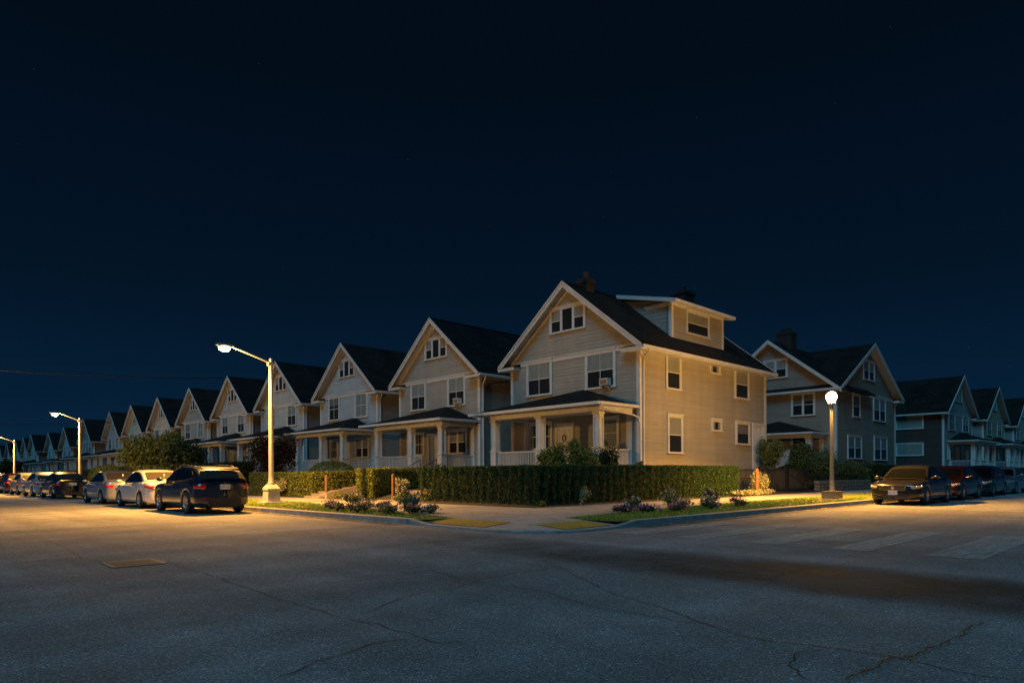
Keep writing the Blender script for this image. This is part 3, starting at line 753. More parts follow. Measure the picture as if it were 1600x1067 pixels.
def porch(par, fr, fk, s0, s1, dep, posts, steps, apex, mroof='shingle', key=0, left_open=True, beamz=3.88, post_w=.30):
    """fr is the frame of the wall the porch stands against; s runs along it, o outward"""
    K = (fk, s0, s1, dep, tuple(posts), steps, key)
    def floor():
        b = MB(); b.fbox(fr, s0 + .1, s1 - .1, FLR - .14, FLR, .02, dep); b.fbox(fr, s0 + .2, s1 - .2, .2, FLR - .14, .02, dep - .12)
        return b
    build('porch_floor', floor, 'porch_paint', par, key=K)
    def post(sc, oc, w=post_w):
        def f():
            b = MB(); h = w / 2; p = w / 2 + .030
            b.fbox(fr, sc - p, sc + p, FLR + .001, 2.30, oc - p, oc + p); b.fbox(fr, sc - p - .03, sc + p + .03, 2.30, 2.36, oc - p - .03, oc + p + .03)
            b.fbox(fr, sc - h, sc + h, 2.36, beamz - .12, oc - h, oc + h); b.fbox(fr, sc - h - .05, sc + h + .05, beamz - .12, beamz, oc - h - .05, oc + h + .05)
            e = .028; st = .06   # raised stiles round a recessed panel on each face
            for (za, zb_) in ((2.36, beamz - .12),):
                for sg in (-1, 1):
                    o = oc + sg * h; o2 = oc + sg * (h + e)
                    b.fbox(fr, sc - h, sc - h + st, za, zb_, min(o, o2), max(o, o2)); b.fbox(fr, sc + h - st, sc + h, za, zb_, min(o, o2), max(o, o2))
                    b.fbox(fr, sc - h + st, sc + h - st, zb_ - .16, zb_, min(o, o2), max(o, o2)); b.fbox(fr, sc - h + st, sc + h - st, za, za + .12, min(o, o2), max(o, o2))
                    q = sc + sg * h; q2 = sc + sg * (h + e)
                    b.fbox(fr, min(q, q2), max(q, q2), za, zb_, oc - h, oc - h + st); b.fbox(fr, min(q, q2), max(q, q2), za, zb_, oc + h - st, oc + h)
                    b.fbox(fr, min(q, q2), max(q, q2), zb_ - .16, zb_, oc - h + st, oc + h - st)
            return b
        build('porch_post', f, 'porch_paint', par, key=(K, sc, oc))
    of = dep - .28
    for p in posts: post(p, of)
    def pil():
        bb = mbs(2)
        for b, p in zip(bb, (posts[0], posts[-1])): b.fbox(fr, p - .15, p + .15, FLR, beamz, .024, .14)
        return bb
    build_split('pilaster', pil, 'porch_paint', par, key=K)
    def beam():
        b = MB(); a, c = posts[0] - .2, posts[-1] + .2
        b.fbox(fr, a, c, beamz, beamz + .26, of - .16, of + .16)
        b.fbox(fr, a, a + .3, beamz, beamz + .26, .024, of - .16); b.fbox(fr, c - .3, c, beamz, beamz + .26, .024, of - .16)
        b.fbox(fr, s0, s1, beamz + .26, beamz + .30, .024, dep + .2)   # soffit
        return b
    build('porch_beam', beam, 'porch_paint', par, key=K)
    def ceil():
        b = MB(); b.fbox(fr, posts[0] + .1, posts[-1] - .1, beamz + .14, beamz + .18, .024, of - .16); return b
    build('porch_ceiling', ceil, 'porch_paint', par, key=K)
    zE = beamz + .30; zT = zE + 1.0; sa = s0 + (s1 - s0) * apex
    def roof():
        b = MB(); o = dep + .22
        A, B_, Cc, Dd = (s0 - .02, zE, o), (s1 + .02, zE, o), (s1 + .02, zE, .024), (s0 - .02, zE, .024)
        T = (sa, zT, .024)
        def tri(*P):
            p = [Vector(fr(*q)) for q in P]; e = (p[1] - p[0]).normalized(); nn = (p[1] - p[0]).cross(p[2] - p[0]).normalized(); w = nn.cross(e)
            b.add(p, [(0, 1, 2)], 0, uvs=[[((q - p[0]).dot(e), (q - p[0]).dot(w)) for q in p]])
        up_ = .07
        lift = lambda q: (q[0], q[1] + up_, q[2])
        A2, B2, C2, D2 = map(lift, (A, B_, Cc, Dd)); T2 = lift(T)
        tri(A2, B2, T2); tri(B2, C2, T2); tri(D2, A2, T2)
        P = [fr(*q) for q in (A, B_, Cc, Dd, A2, B2, C2, D2)]
        b.add(P, [(0, 1, 5, 4), (1, 2, 6, 5), (3, 0, 4, 7), (0, 3, 2, 1)])
        return b
    build('porch_roof', roof, mroof, par, key=K)
    def gut():
        b = MB(); o = dep + .225
        b.fbox(fr, s0 - .10, s1 + .10, zE - .05, zE + .075, o, o + .10); b.fbox(fr, s0 - .12, s0 - .025, zE - .05, zE + .075, .03, o); b.fbox(fr, s1 + .025, s1 + .12, zE - .05, zE + .075, .03, o)
        return b
    build('porch_gutter', gut, 'white_trim', par, key=K)
    # railings
    def rail(segs, nm):
        def f():
            b = MB()
            for (fa, a, c, o) in segs:
                if fa == 's': b.fbox(fr, a, c, 2.24, 2.30, o - .04, o + .04); b.fbox(fr, a, c, FLR + .09, FLR + .14, o - .025, o + .025); b.fbox(fr, a, a + .04, FLR + .14, 2.24, o - .02, o + .02)
                else: b.fbox(fr, o - .04, o + .04, 2.24, 2.30, a, c); b.fbox(fr, o - .025, o + .025, FLR + .09, FLR + .14, a, c); b.fbox(fr, o - .02, o + .02, FLR + .14, 2.24, a, a + .04)
            return b
        r = build('railing', f, 'porch_paint', par, key=(K, nm))
        def g_():
            b = MB()
            for (fa, a, c, o) in segs:
                n = int((c - a) / .108)
                for i in range(n):
                    p = a + (c - a) * (i + .5) / n
                    if fa == 's': b.fbox(fr, p - .014, p + .014, FLR + .14, 2.24, o - .016, o + .016)
                    else: b.fbox(fr, o - .016, o + .016, FLR + .14, 2.24, p - .014, p + .014)
            return b
        build('baluster', g_, 'porch_paint', r, key=(K, nm), kind='stuff')
    h = post_w / 2 + .05
    sg = [('s', a + h, c - h, of) for a, c in zip(posts[:-1], posts[1:])]
    if steps:
        new = []
        for q in sg:
            if steps[0] >= q[1] - .3 and steps[1] <= q[2] + .3:
                if steps[0] - q[1] > .2: new.append(('s', q[1], steps[0], of))
                if q[2] - steps[1] > .2: new.append(('s', steps[1], q[2], of))
            else: new.append(q)
        sg = new
    sg += [('o', .15, of - h, posts[0]), ('o', .15, of - h, posts[-1])]
    for ri, s_ in enumerate(sg): rail([s_], ri)
    if steps:
        n = 5; rise = (FLR - .35) / n
        for k in range(n):
            def st(k=k):
                b = MB(); b.fbox(fr, steps[0], steps[1], .2, FLR - rise * (k + 1) + .0, dep + .001 + .28 * k, dep + .28 * (k + 1)); return b
            build('step', st, 'concrete_old', par, key=(K, k))
        for sd in steps:
            def hr(sd=sd):
                b = MB(); e = dep + .28 * n
                b.tube([fr(sd, 2.05, of + .1), fr(sd, 1.28, e)], .022, 6); b.tube([fr(sd, 1.28, e), fr(sd, .3, e)], .02, 6); b.tube([fr(sd, 2.05, of + .1), fr(sd, FLR, of + .1)], .02, 6)
                for q in range(1, 6):
                    t = q / 6; b.tube([fr(sd, 2.05 - .77 * t, of + .1 + (e - of - .1) * t), fr(sd, FLR - .85 * t + .1, of + .1 + (e - of - .1) * t)], .009, 4)
                return b
            build('handrail', hr, 'black_iron', par, key=(K, sd))

def chimney(par, x, y, zt, w, d, zb=9.6, pots=1):
    b = MB(); b.box(x - w / 2, y - d / 2, zb, x + w / 2, y + d / 2, zt - .22); b.box(x - w / 2 - .06, y - d / 2 - .06, zt - .22, x + w / 2 + .06, y + d / 2 + .06, zt - .06); b.box(x - w / 2 - .02, y - d / 2 - .02, zt - .06, x + w / 2 + .02, y + d / 2 + .02, zt)
    c = build('chimney', b, 'chimney_brick', par)
    b = MB()
    for i in range(pots):
        px = x + (i - (pots - 1) / 2) * .42; b.lathe([(.15, zt), (.13, zt + .26), (.16, zt + .28), (.16, zt + .33), (.11, zt + .33), (.11, zt + .15)], 10, c=(px, y, 0))
    build('chimney_pot', b, 'clay_pot', c)

def quadroof(b, P, uvs=True):
    p = [Vector(q) for q in P]; e = (p[1] - p[0]).normalized(); nn = (p[1] - p[0]).cross(p[-1] - p[0]).normalized(); w = nn.cross(e)
    b.add(p, [tuple(range(len(p)))], 0, uvs=[[((q - p[0]).dot(e), (q - p[0]).dot(w)) for q in p]])

def gable_house(o, W, D, col, side_col=None, pk=3.72, ov=.48, each=False, detail=2, key='std', wins=(), doors=(), porch_a=None, base=.95, hs=1.0, foundation=True):
    """main body: foundation, sided walls, two gables, roof slabs, rake boards, returns, gutters, downspout"""
    fr = frames(W, D); side_col = side_col or col
    K = (key, round(W, 2), round(D, 2))
    slope = pk / (W / 2 + ov)               # roof rise per metre from the eave edge
    ze = EZ + .12                            # top of wall = underside of roof at the wall line
    def wall():
        b = MB(); zp = ze + slope * (W / 2) - .02
        b.prism([(0, 0, base), (0, W, base), (0, W, ze), (0, W / 2, zp), (0, 0, ze)], (D, 0, 0)); return b
    build('wall', wall, col, o, key=K)
    if foundation:
        def fnd(): b = MB(); b.box(.03, .03, 0, D - .03, W - .03, base); return b
        build('foundation', fnd, 'concrete_old', o, key=K)
    band = EZ - .02
    gz = lambda z: ((z - ze) / slope, W - (z - ze) / slope)
    top = ze + slope * W / 2
    siding(o, fr['F'], 'F', [(base, band - .2, lambda z: (.14, W - .14)), (band, top - .1, lambda z: gz(z) if z > ze else (0, W))], col, each, key=K)
    siding(o, fr['R'], 'R', [(base, band, lambda z: (.14, D - .14))], side_col, each, key=K)
    if detail > 1 or side_col != col: siding(o, fr['L'], 'L', [(base, band, lambda z: (.14, D - .14))], side_col, False, key=K)
    def corner():
        t = .045; w = .15; bb = []
        for (x, sx) in ((0, -1), (D, 1)):
            for (y, sy) in ((0, -1), (W, 1)):
                b = MB(); bb.append(b)
                b.box(min(x + sx * t, x - sx * w), min(y + sy * t, y), base - .02, max(x + sx * t, x - sx * w), max(y + sy * t, y), EZ + .02)
                b.box(min(x, x + sx * t), min(y, y - sy * w), base - .02, max(x, x + sx * t), max(y, y - sy * w), EZ + .02)
        return bb
    build_split('corner_board', corner, 'white_trim', o, key=K)
    def frieze():
        b, c, d = mbs(3); b.fbox(fr['F'], 0, W, band - .2, band, .001, .05); b.fbox(fr['F'], -.03, W + .03, band, band + .04, .001, .09)
        c.fbox(fr['R'], .15, D - .15, EZ - .22, EZ + .1, .001, .04); d.fbox(fr['L'], .15, D - .15, EZ - .22, EZ + .1, .001, .04)
        return [b, c, d]
    build_split('frieze_board', frieze, 'white_trim', o, key=K)
    # roof slabs
    fo, bo = .5, .4; th = .11
    z0 = ze - slope * ov
    def roofm():
        b = MB()
        for sg in (0, 1):
            ye = -ov if sg == 0 else W + ov; yr = W / 2
            P0 = [(-fo, ye, z0 + th), (D + bo, ye, z0 + th), (D + bo, yr, z0 + pk + th), (-fo, yr, z0 + pk + th)]
            quadroof(b, P0)
            U = [(-fo, ye, z0), (D + bo, ye, z0), (D + bo, yr, z0 + pk), (-fo, yr, z0 + pk)]
            b.add(U + P0, [(0, 1, 2, 3), (0, 1, 5, 4), (1, 2, 6, 5), (3, 0, 4, 7)])
        return b
    rf = build('roof', roofm, 'shingle', o, key=K)
    if detail > 1 and each:   # individual ridge caps on the roofs that are near
        def cap():
            b = MB(); x = -fo
            zc = z0 + pk + th
            while x < D + bo - .05:
                b.add([(x, W / 2 - .15, zc - .15 * slope + .012), (x + .26, W / 2 - .15, zc - .15 * slope + .02), (x + .26, W / 2, zc + .035), (x, W / 2, zc + .02), (x, W / 2 + .15, zc - .15 * slope + .012), (x + .26, W / 2 + .15, zc - .15 * slope + .02)], [(0, 1, 2, 3), (3, 2, 5, 4)]); x += .25
            return b
        build('ridge_cap', cap, 'shingle', rf, key=K, kind='stuff')
    def rake(sg, x, dx):
        def f():
            b = MB(); ye = -ov if sg == 0 else W + ov; yr = W / 2; h = .27
            def strip(xa, xb, dz, hh, e=0.):
                P = [(xa, ye, z0 + dz), (xa, yr, z0 + pk + dz), (xa, yr, z0 + pk + dz - hh), (xa, ye, z0 + dz - hh)]
                b.prism(P, (xb - xa, 0, 0))
            strip(x, x + dx * .04, th - .02, h)
            strip(x + dx * .04, x + dx * .085, th + .015, .10)
            return b
        return f
    for sg in (0, 1):
        build('rake_board', rake(sg, -fo - .001, -1), 'white_trim', o, key=(K, sg, 'f'))
        if each: build('rake_board', rake(sg, D + bo + .001, 1), 'white_trim', o, key=(K, sg, 'b'))
    def rake_in():     # trim board flat on the gable wall under the slope, and the pale soffit
        bb = mbs(2)
        for sg in (0, 1):
            b = bb[sg]; yw = 0 if sg == 0 else W; yr = W / 2; q = 1 if sg == 0 else -1
            b.prism([(0, yw, ze - .02), (0, yr, ze + slope * W / 2 - .02), (0, yr, ze + slope * W / 2 - .24), (0, yw + q * .0, ze - .24)], (-.045, 0, 0))
            ye = -ov if sg == 0 else W + ov
            b.add([(-fo, ye, z0 - .004), (-fo, yr, z0 + pk - .004), (0, yr, z0 + pk - .004), (0, ye, z0 - .004)], [(0, 1, 2, 3)])
        return bb
    build_split('rake_trim', rake_in, 'white_trim', o, key=K)
    def eave():
        bb = mbs(2)
        for sg in (-1, 1):
            b = bb[(sg + 1) // 2]; y = -ov if sg < 0 else W + ov
            ya, yb_ = (y - .11, y) if sg < 0 else (y, y + .11)
            b.box(-fo, ya, z0 - .07, D + bo, yb_, z0 + .07)
            ys, yt = (y + .002, .0) if sg < 0 else (W, y - .002)
            b.box(0, ys, z0 - .10, D + bo, yt, z0 - .05)
        return bb
    build_split('gutter', eave, 'white_trim', o, key=K)
    def ret(sg):
        def f():
            b = MB(); y = -ov if sg == 0 else W + ov; q = 1 if sg == 0 else -1; L = 1.15
            a, c = sorted((y - q * .03, y + q * L)); b.box(-fo - .02, a, z0 - .13, -.04, c, z0 + .045)
            b.add([(-fo - .06, y - q * .06, z0 + .05), (-fo - .06, y + q * (L + .04), z0 + .05), (-.04, y + q * (L + .04), z0 + .20), (-.04, y - q * .06, z0 + .20), (-fo - .06, y - q * .06, z0 + .045), (-fo - .06, y + q * (L + .04), z0 + .045), (-.04, y + q * (L + .04), z0 + .045)], [(0, 1, 2, 3), (0, 4, 5, 1), (1, 5, 6, 2)], 1)
            return b
        return f
    for sg in (0, 1): build('eave_return', ret(sg), ['white_trim', 'shingle'], o, key=(K, sg))
    def down():
        b = MB(); r = .045; x = .28
        b.tube([(x - .3, -ov - .05, z0 - .05), (x - .3, -ov - .05, z0 - .14), (x - .12, -.12, z0 - .42), (x - .12, -.105, z0 - .6), (x - .12, -.105, .5)], r, 7)
        return b
    build('downspout', down, 'white_trim', o, key=K)
    for i, (fk, s0, s1, za, zb_, st, cu) in enumerate(wins):
        window(o, fr[fk], fk, s0, s1, za, zb_, st, cu, seed=i + (hash_(key) % 5), detail=detail)
    for (fk, s0, s1, za, zb_) in doors: door(o, fr[fk], fk, s0, s1, za, zb_)
    if porch_a: porch(o, fr['F'], 'F', *porch_a, key=K)
    return fr, rf, z0, slope
def hash_(s): return sum(ord(c) for c in str(s))

SID = {}
for nm, c in dict(sand=(.34, .305, .25), stone_beige=(.34, .31, .26), pale_blue=(.40, .43, .43), pale_grey=(.41, .43, .42), light_grey=(.40, .40, .385), cream=(.46, .41, .34), sage=(.34, .41, .34), rose_grey=(.41, .36, .335), shaded_side=(.060, .046, .036), grey_side=(.27, .25, .225), dim_grey=(.25, .215, .170), yellow_cream=(.38, .34, .24), blue_grey=(.30, .31, .29), putty=(.30, .27, .22)).items():  # the darkest brown is a side wall's shade put into its siding colour
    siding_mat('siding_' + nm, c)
S = lambda n: 'siding_' + n

# --- corner house
h1 = empty('corner_house', (25, 17.6, 0), label='large tan corner house with shed dormer and two chimneys', cat='house', group='gabled houses along the left street')
W1 = [('F', 5.25, 7.05, 5.2, 7.0, 'dh2', 'half'), ('F', 1.28, 3.1, 5.2, 6.98, 'dh2', 'half'), ('F', 3.05, 5.4, 8.2, 9.5, 'triple', 'half'),
      ('F', 1.1, 2.15, 2.4, 3.85, 'dh', 'full'), ('F', 5.25, 6.9, 2.45, 3.85, 'pair', 'sides'),
      ('R', 2.03, 3.35, 5.15, 7.0 - .13, 'dh', 'half'), ('R', 6.0, 7.1, 6.28, 6.87, 'fixed', 'sides'), ('R', 8.63, 10.25, 5.2, 6.87, 'dh', 'half'),
      ('R', 2.14, 3.47, 2.13, 4.0, 'dh', 'half'), ('R', 6.18, 7.22, 3.34, 4.0, 'fixed', 'sides'), ('R', 8.73, 10.3, 2.72, 4.0, 'fixed', 'blind')]
fr1, rf1, z01, sl1 = gable_house(h1, 8.2, 12.3, S('sand'), each=True, key='corner', wins=W1, doors=[('F', 3.85, 5.05, FLR, 3.72), ('R', 10.65, 12.0, 1.3, 4.0)],
    porch_a=(.1, 8.3, 2.6, (.5, 3.9, 7.0), (.75, 2.1), .38), pk=3.66)
# porch downspout with swan neck
b = MB(); b.tube([(-2.7, .05, 4.15), (-2.6, .0, 3.95), (-.6, -.02, 3.8)], .035, 6); b.tube([(-2.78, .0, 4.1), (-2.6, .02, 3.85)], .03, 6); b.tube([(-.6, -.02, 3.8), (-.25, -.1, 3.7), (-.16, -.13, 3.4), (-.16, -.13, .6)], .04, 7)
build('porch_downspout', b, 'white_trim', h1)
# dormer: three walls, shed roof
dm = MB(); yd = .9; x0, x1 = 4.0, 9.1; zr = lambda y: z01 + .11 + sl1 * (y + .48)
zt = 9.75; zapx = z01 + .11 + 3.66 - .12
yr_ = 4.0
dm.prism([(x0, yd, zr(yd) - .05), (x0, yd, zt), (x0, yr_, zapx - .1), (x0, yr_, zr(yr_) - .1)], (x1 - x0, 0, 0))
dorm = build('dormer', dm, S('sand'), h1)
frd = lambda s, z, o: (s, yd - o, z)
def brd(z, t, s0, s1):
    b = MB(); P = [frd(s0, z, .021), frd(s1, z, .021), frd(s1, t, .006), frd(s0, t, .006), frd(s0, z, 0), frd(s1, z, 0)]; b.add(P, [(0, 1, 2, 3), (0, 4, 5, 1)]); return b
z = zr(yd) - .02
while z < zt - .05: build('siding_board', brd(z, min(z + .165, zt), x0 + .13, x1 - .13), S('sand'), dorm); z += .165
def dside():
    b = MB()
    for xs, sg in ((x0, -1), (x1, 1)):
        z = zr(yd)
        while z < zapx - .1:
            t = min(z + .2, zapx)
            def ylo(z): return yd if z < zt else yd + (z - zt) / ((zapx - .1 - zt) / (yr_ - yd))
            def yhi(z): return min(yr_, (z - z01 - .11) / sl1 - .48)
            a0, a1, c0, c1 = max(yd, ylo(z)), yhi(z), max(yd, ylo(t)), yhi(t)
            if a1 > a0 + .03: b.add([(xs + sg * .021, a0, z), (xs + sg * .021, a1, z), (xs + sg * .006, max(c1, c0), t), (xs + sg * .006, c0, t)], [(0, 1, 2, 3)])
            z += .2
    return b
build('siding', dside(), S('sand'), dorm, kind='stuff')
b = MB()
for xs in (x0, x1 - .13): b.box(xs - (.04 if xs == x0 else 0), yd - .045, zr(yd) - .02, xs + .13 + (.04 if xs != x0 else 0), yd - .001, zt)
b.box(x0 - .045, yd - .001, zr(yd), x0 - .001, yd + .13, zt); b.box(x1 + .001, yd - .001, zr(yd), x1 + .045, yd + .13, zt)
b.box(x0 + .13, yd - .04, zt - .16, x1 - .13, yd - .001, zt)
b.prism([(x0 - .001, yd + .13, zt + .02), (x0 - .001, yd + .13, zt - .16), (x0 - .001, yr_ - 1.6, zt - .16), (x0 - .001, yr_ - 1.45, zt + .02)], (-.04, 0, 0))
build('dormer_trim', b, 'white_trim', dorm)
b = MB(); q = (zapx - zt) / (yr_ - yd); ya = yd - .42; za = zt - .42 * q + .02
T = [(x0 - .35, ya, za + .1), (x1 + .45, ya, za + .1), (x1 + .45, yr_ + .12, zapx + .17), (x0 - .35, yr_ + .12, zapx + .17)]; U = [(p[0], p[1], p[2] - .1) for p in T]
quadroof(b, T); b.add(U + T, [(0, 1, 2, 3), (0, 1, 5, 4), (1, 2, 6, 5), (3, 0, 4, 7), (2, 3, 7, 6)])
build('dormer_roof', b, 'shingle', dorm)
b = MB()
b.box(x0 - .40, ya - .10, za - .06, x1 + .50, ya - .002, za + .09)
for xe, sg in ((x0 - .352, -1), (x1 + .452, 1)): b.prism([(xe, ya, za + .12), (xe, yr_, zapx + .18), (xe, yr_, zapx - .02), (xe, ya, za - .08)], (sg * .04, 0, 0))
b.add([(x0 - .35, ya, za - .004), (x1 + .45, ya, za - .004), (x1 + .45, yd, zt - .004 + .0), (x0 - .35, yd, zt - .004)], [(0, 1, 2, 3)])
build('dormer_gutter', b, 'white_trim', dorm)
window(h1, frd, 'D', 5.3, 7.6, 8.0 + .35, 9.62, 'dh', 'half', seed=3)
chimney(rf1, 1.25, 4.1, 10.98, .60, .60); chimney(rf1, 10.3, 4.1, 12.0, 1.05, .9)
b = MB()
for k in range(26):
    a = k / 26 * 6.28; b.ell((-.075, 4.45 + .11 * math.cos(a), 3.0 + .13 * math.sin(a) - .02), (.02, .03, .03), 5, 3)
wr = build('door_wreath', b, 'shrub_dark', None, loc=(25, 17.6, 0)); tag(wr, 'dark twig wreath hanging on the white front door of the corner house', 'wreath')

# --- row houses of the left street: near ones with every board, farther ones with joined siding
WG = [('F', 4.95, 6.55, 5.2, 6.98, 'dh2', 'half'), ('F', 1.2, 2.85, 5.2, 6.98, 'dh2', 'half'), ('F', 2.85, 5.05, 8.2, 9.5, 'triple', 'half'),
      ('F', 1.05, 2.8, 2.4, 3.86, 'pair', 'half'), ('F', 5.15, 6.4, 2.4, 3.86, 'dh2', 'sides'),
      ('R', 3.2, 4.3, 5.2, 6.87, 'dh', 'half'), ('R', 7.6, 8.7, 5.2, 6.87, 'dh', 'half'), ('R', 3.2, 4.3, 2.2, 3.9, 'dh', 'half')]
rows = [  # centre Y, colour, height factor, label
    (32.3, 'stone_beige', 1., 'beige house next to the corner house, small air conditioner in its upper window'),
    (42.7, 'pale_blue', 1., 'pale blue grey house behind the domed bush, third gable from the corner'),
    (53.2, 'pale_grey', 1., 'pale grey house right behind the nearest lamp post and the reddish bush'),
    (63.3, 'light_grey', .99, 'light grey house that the overhead wire runs to, just left of the nearest lamp post'),
    (73.5, 'blue_grey', .98, 'bluish grey house with its porch hidden behind the big leafy shrub tree, to its right'),
    (83.9, 'cream', .97, 'cream house rising over the middle of the big leafy shrub tree'),
    (94.5, 'sage', .965, 'pale sage green house above the left edge of the big leafy shrub tree'),
    (104.8, 'rose_grey', .955, 'pinkish grey house left of the sage green one, above the rounded yellow green hedge'),
    (120, 'grey_side', .95, 'darker grey house with wide roof just right of the second lamp post'),
    (134, 'light_grey', .90, 'small light grey house half hidden by the second lamp, left of its post'),
    (147, 'pale_blue', .88, 'pale blue house, second gable left of the second lamp post'),
    (164.5, 'cream', .92, 'dim cream house, third gable left of the second lamp post'),
    (173.5, 'rose_grey', .90, 'dim rosy house, narrow gable two left of the dim cream house cluster'),
    (183.5, 'pale_grey', .89, 'far pale grey house seen just right of the third lamp post'),
    (196, 'light_grey', .88, 'last faint grey gable of the row beside the third lamp post'),
    (208, 'grey_side', .87, 'farthest grey house at the left edge of the photo')]
row_objs = []
for i, (yc, c, hs, lab) in enumerate(rows):
    Wd = 7.8; o = empty('row_house', (25, yc - Wd / 2, 0), label=lab, cat='house', group='gabled houses along the left street')
    var = ('half', 'blind', 'full', 'sides')
    wins = [list(w) for w in WG]
    if i % 3 == 1: wins[1][6] = 'full'; wins[0][6] = 'blind'
    if i % 3 == 2: wins[0][6] = 'sides'; wins[4][6] = 'half'
    if i > 2: wins = wins[:5]
    dd = 9.5 if i < 8 else 12
    fr, rf, _, _ = gable_house(o, Wd, dd, S(c), side_col=S('grey_side') if c not in ('stone_beige',) else S('putty'), each=(i == 0), key='row%d' % (i % 3 if i > 0 else 9) + ('near' if i < 3 else 'far'), detail=2 if i < 5 else 1, wins=[tuple(w) for w in wins], doors=[('F', 3.55, 4.75, FLR, 3.72)],
        porch_a=(.05, 7.95, 2.6, (.5, 3.3, 6.75), (.85, 2.35), .36))
    o.scale = (1, 1, hs)
    row_objs.append(o)
# --- air conditioners sitting in windows
def aircon(x, y, z, label):
    o = empty('air_conditioner', (x, y, z), label=label, cat='air conditioner', group='window air conditioners')
    b = MB(); b.box(-.34, -.27, 0, .02, .27, .36); b.box(-.36, -.29, .33, .02, .29, .365)
    build('casing', b, 'white_trim', o)
    b = MB()
    for k in range(7): b.box(-.352, -.23, .05 + k * .036, -.341, .23, .068 + k * .036)
    o.scale = (.85, .85, .85)
    build('louvre', b, 'black_plastic', o, kind='stuff')
    b = MB(); b.prism([(-.30, -.2, -.02), (-.02, -.2, -.28), (-.02, -.2, -.02)], (0, .03, 0)); build('bracket', b, 'white_trim', o); b = MB(); b.prism([(-.30, .17, -.02), (-.02, .17, -.28), (-.02, .17, -.02)], (0, .03, 0)); build('bracket', b, 'white_trim', o)
aircon(24.90, 19.35, 5.3, 'white window air conditioner under the right upper window of the corner house')
aircon(24.90, 30.1, 5.3, 'white window air conditioner in the upper right window of the beige second house')

# --- house across the back yard (cross gabled)
hr = empty('cross_gabled_house', (60.4, 17.6, 0), rz=R(90), label='grey house with two crossing gables and big chimney directly behind the right lamp', cat='house', group='gabled houses along the right street')
# local: x -> +Y (depth), y -> -X ; near (west) side is the L side
Wr, Dr = 12.5, 9.2
X2s = lambda X: 60.4 - X
WR1 = [('F', X2s(55.5), X2s(53.1), 8.05, 9.55, 'pair', 'half'), ('F', X2s(52.4), X2s(50.9), 5.15, 6.85, 'dh', 'blind'), ('F', X2s(58.0), X2s(55.2), 5.1, 6.9, 'pair', 'half'),
       ('F', X2s(52.65), X2s(49.9), 2.15, 3.85, 'pair', 'half'), ('F', X2s(58.3), X2s(55.3), 2.1, 3.95, 'pair', 'half'),
       ('L', 1.37, 3.08, 5.2, 6.87, 'pair', 'blind'), ('L', 1.85, 3.1, 2.6, 3.9, 'dh', 'none'), ('L', 3.3, 5.1, 8.05, 9.45, 'pair', 'half')]
frr, rfr, z0r, slr = gable_house(hr, Wr, Dr, S('dim_grey'), key='cross', wins=WR1, pk=3.75, doors=[('L', 4.3, 5.5, FLR, 3.7)], each=False)
# west gable: wall above eave on the L side plus its roof running in to the ridge
gw, gc = 9.2, 4.55        # width and centre along local x
b = MB(); ze_ = EZ + .12; pkz = 10.75; sw = (pkz - (ze_ - .0)) / (gw / 2)
b.prism([(gc - gw / 2, Wr - .01, ze_ - .3), (gc + gw / 2, Wr - .01, ze_ - .3), (gc + gw / 2, Wr - .01, ze_), (gc, Wr - .01, pkz), (gc - gw / 2, Wr - .01, ze_)], (0, -Wr / 2, 0))
build('gable_wall', b, S('dim_grey'), hr)
siding(hr, frr['L'], 'LG', [(EZ, pkz - .1, lambda z: (gc - (pkz - z) / sw, gc + (pkz - z) / sw) if z > ze_ else (gc - gw / 2, gc + gw / 2))], S('dim_grey'))
b = MB(); ovx = .5; th = .11
for sg in (-1, 1):
    xe = gc + sg * (gw / 2 + ovx); zE_ = ze_ - sw * ovx
    T = [(xe, Wr + .5, zE_ + th), (xe, Wr / 2, zE_ + th), (gc, Wr / 2 - .3, pkz + th), (gc, Wr + .5, pkz + th)]
    quadroof(b, T if sg > 0 else T); U = [(p[0], p[1], p[2] - th) for p in T]; b.add(U + T, [(0, 1, 2, 3), (0, 1, 5, 4), (3, 0, 4, 7)])
build('roof', b, 'shingle', hr)
b = MB()
for sg in (-1, 1):
    xe = gc + sg * (gw / 2 + ovx); zE_ = ze_ - sw * ovx
    b.prism([(xe, Wr + .502, zE_ + th), (gc, Wr + .502, pkz + th), (gc, Wr + .502, pkz - .17), (xe, Wr + .502, zE_ - .17)], (0, .045, 0))
    b.add([(xe, Wr + .5, zE_ - .004), (gc, Wr + .5, pkz - .004), (gc, Wr, pkz - .004), (xe, Wr, zE_ - .004)], [(0, 1, 2, 3)])
build('rake_board', b, 'white_trim', hr)
b = MB(); b.fbox(frr['L'], .16, 9.0, EZ - .16, EZ + .03, .05, .09); build('band_board', b, 'white_trim', hr)
chimney(rfr, 4.6, 9.75, 11.85, 1.1, 1.0, zb=9.0, pots=2)
porch(hr, frr['L'], 'Lp', .6, 8.0, 2.5, (.95, 4.3, 7.6), None, .45, key='cross', beamz=3.55)

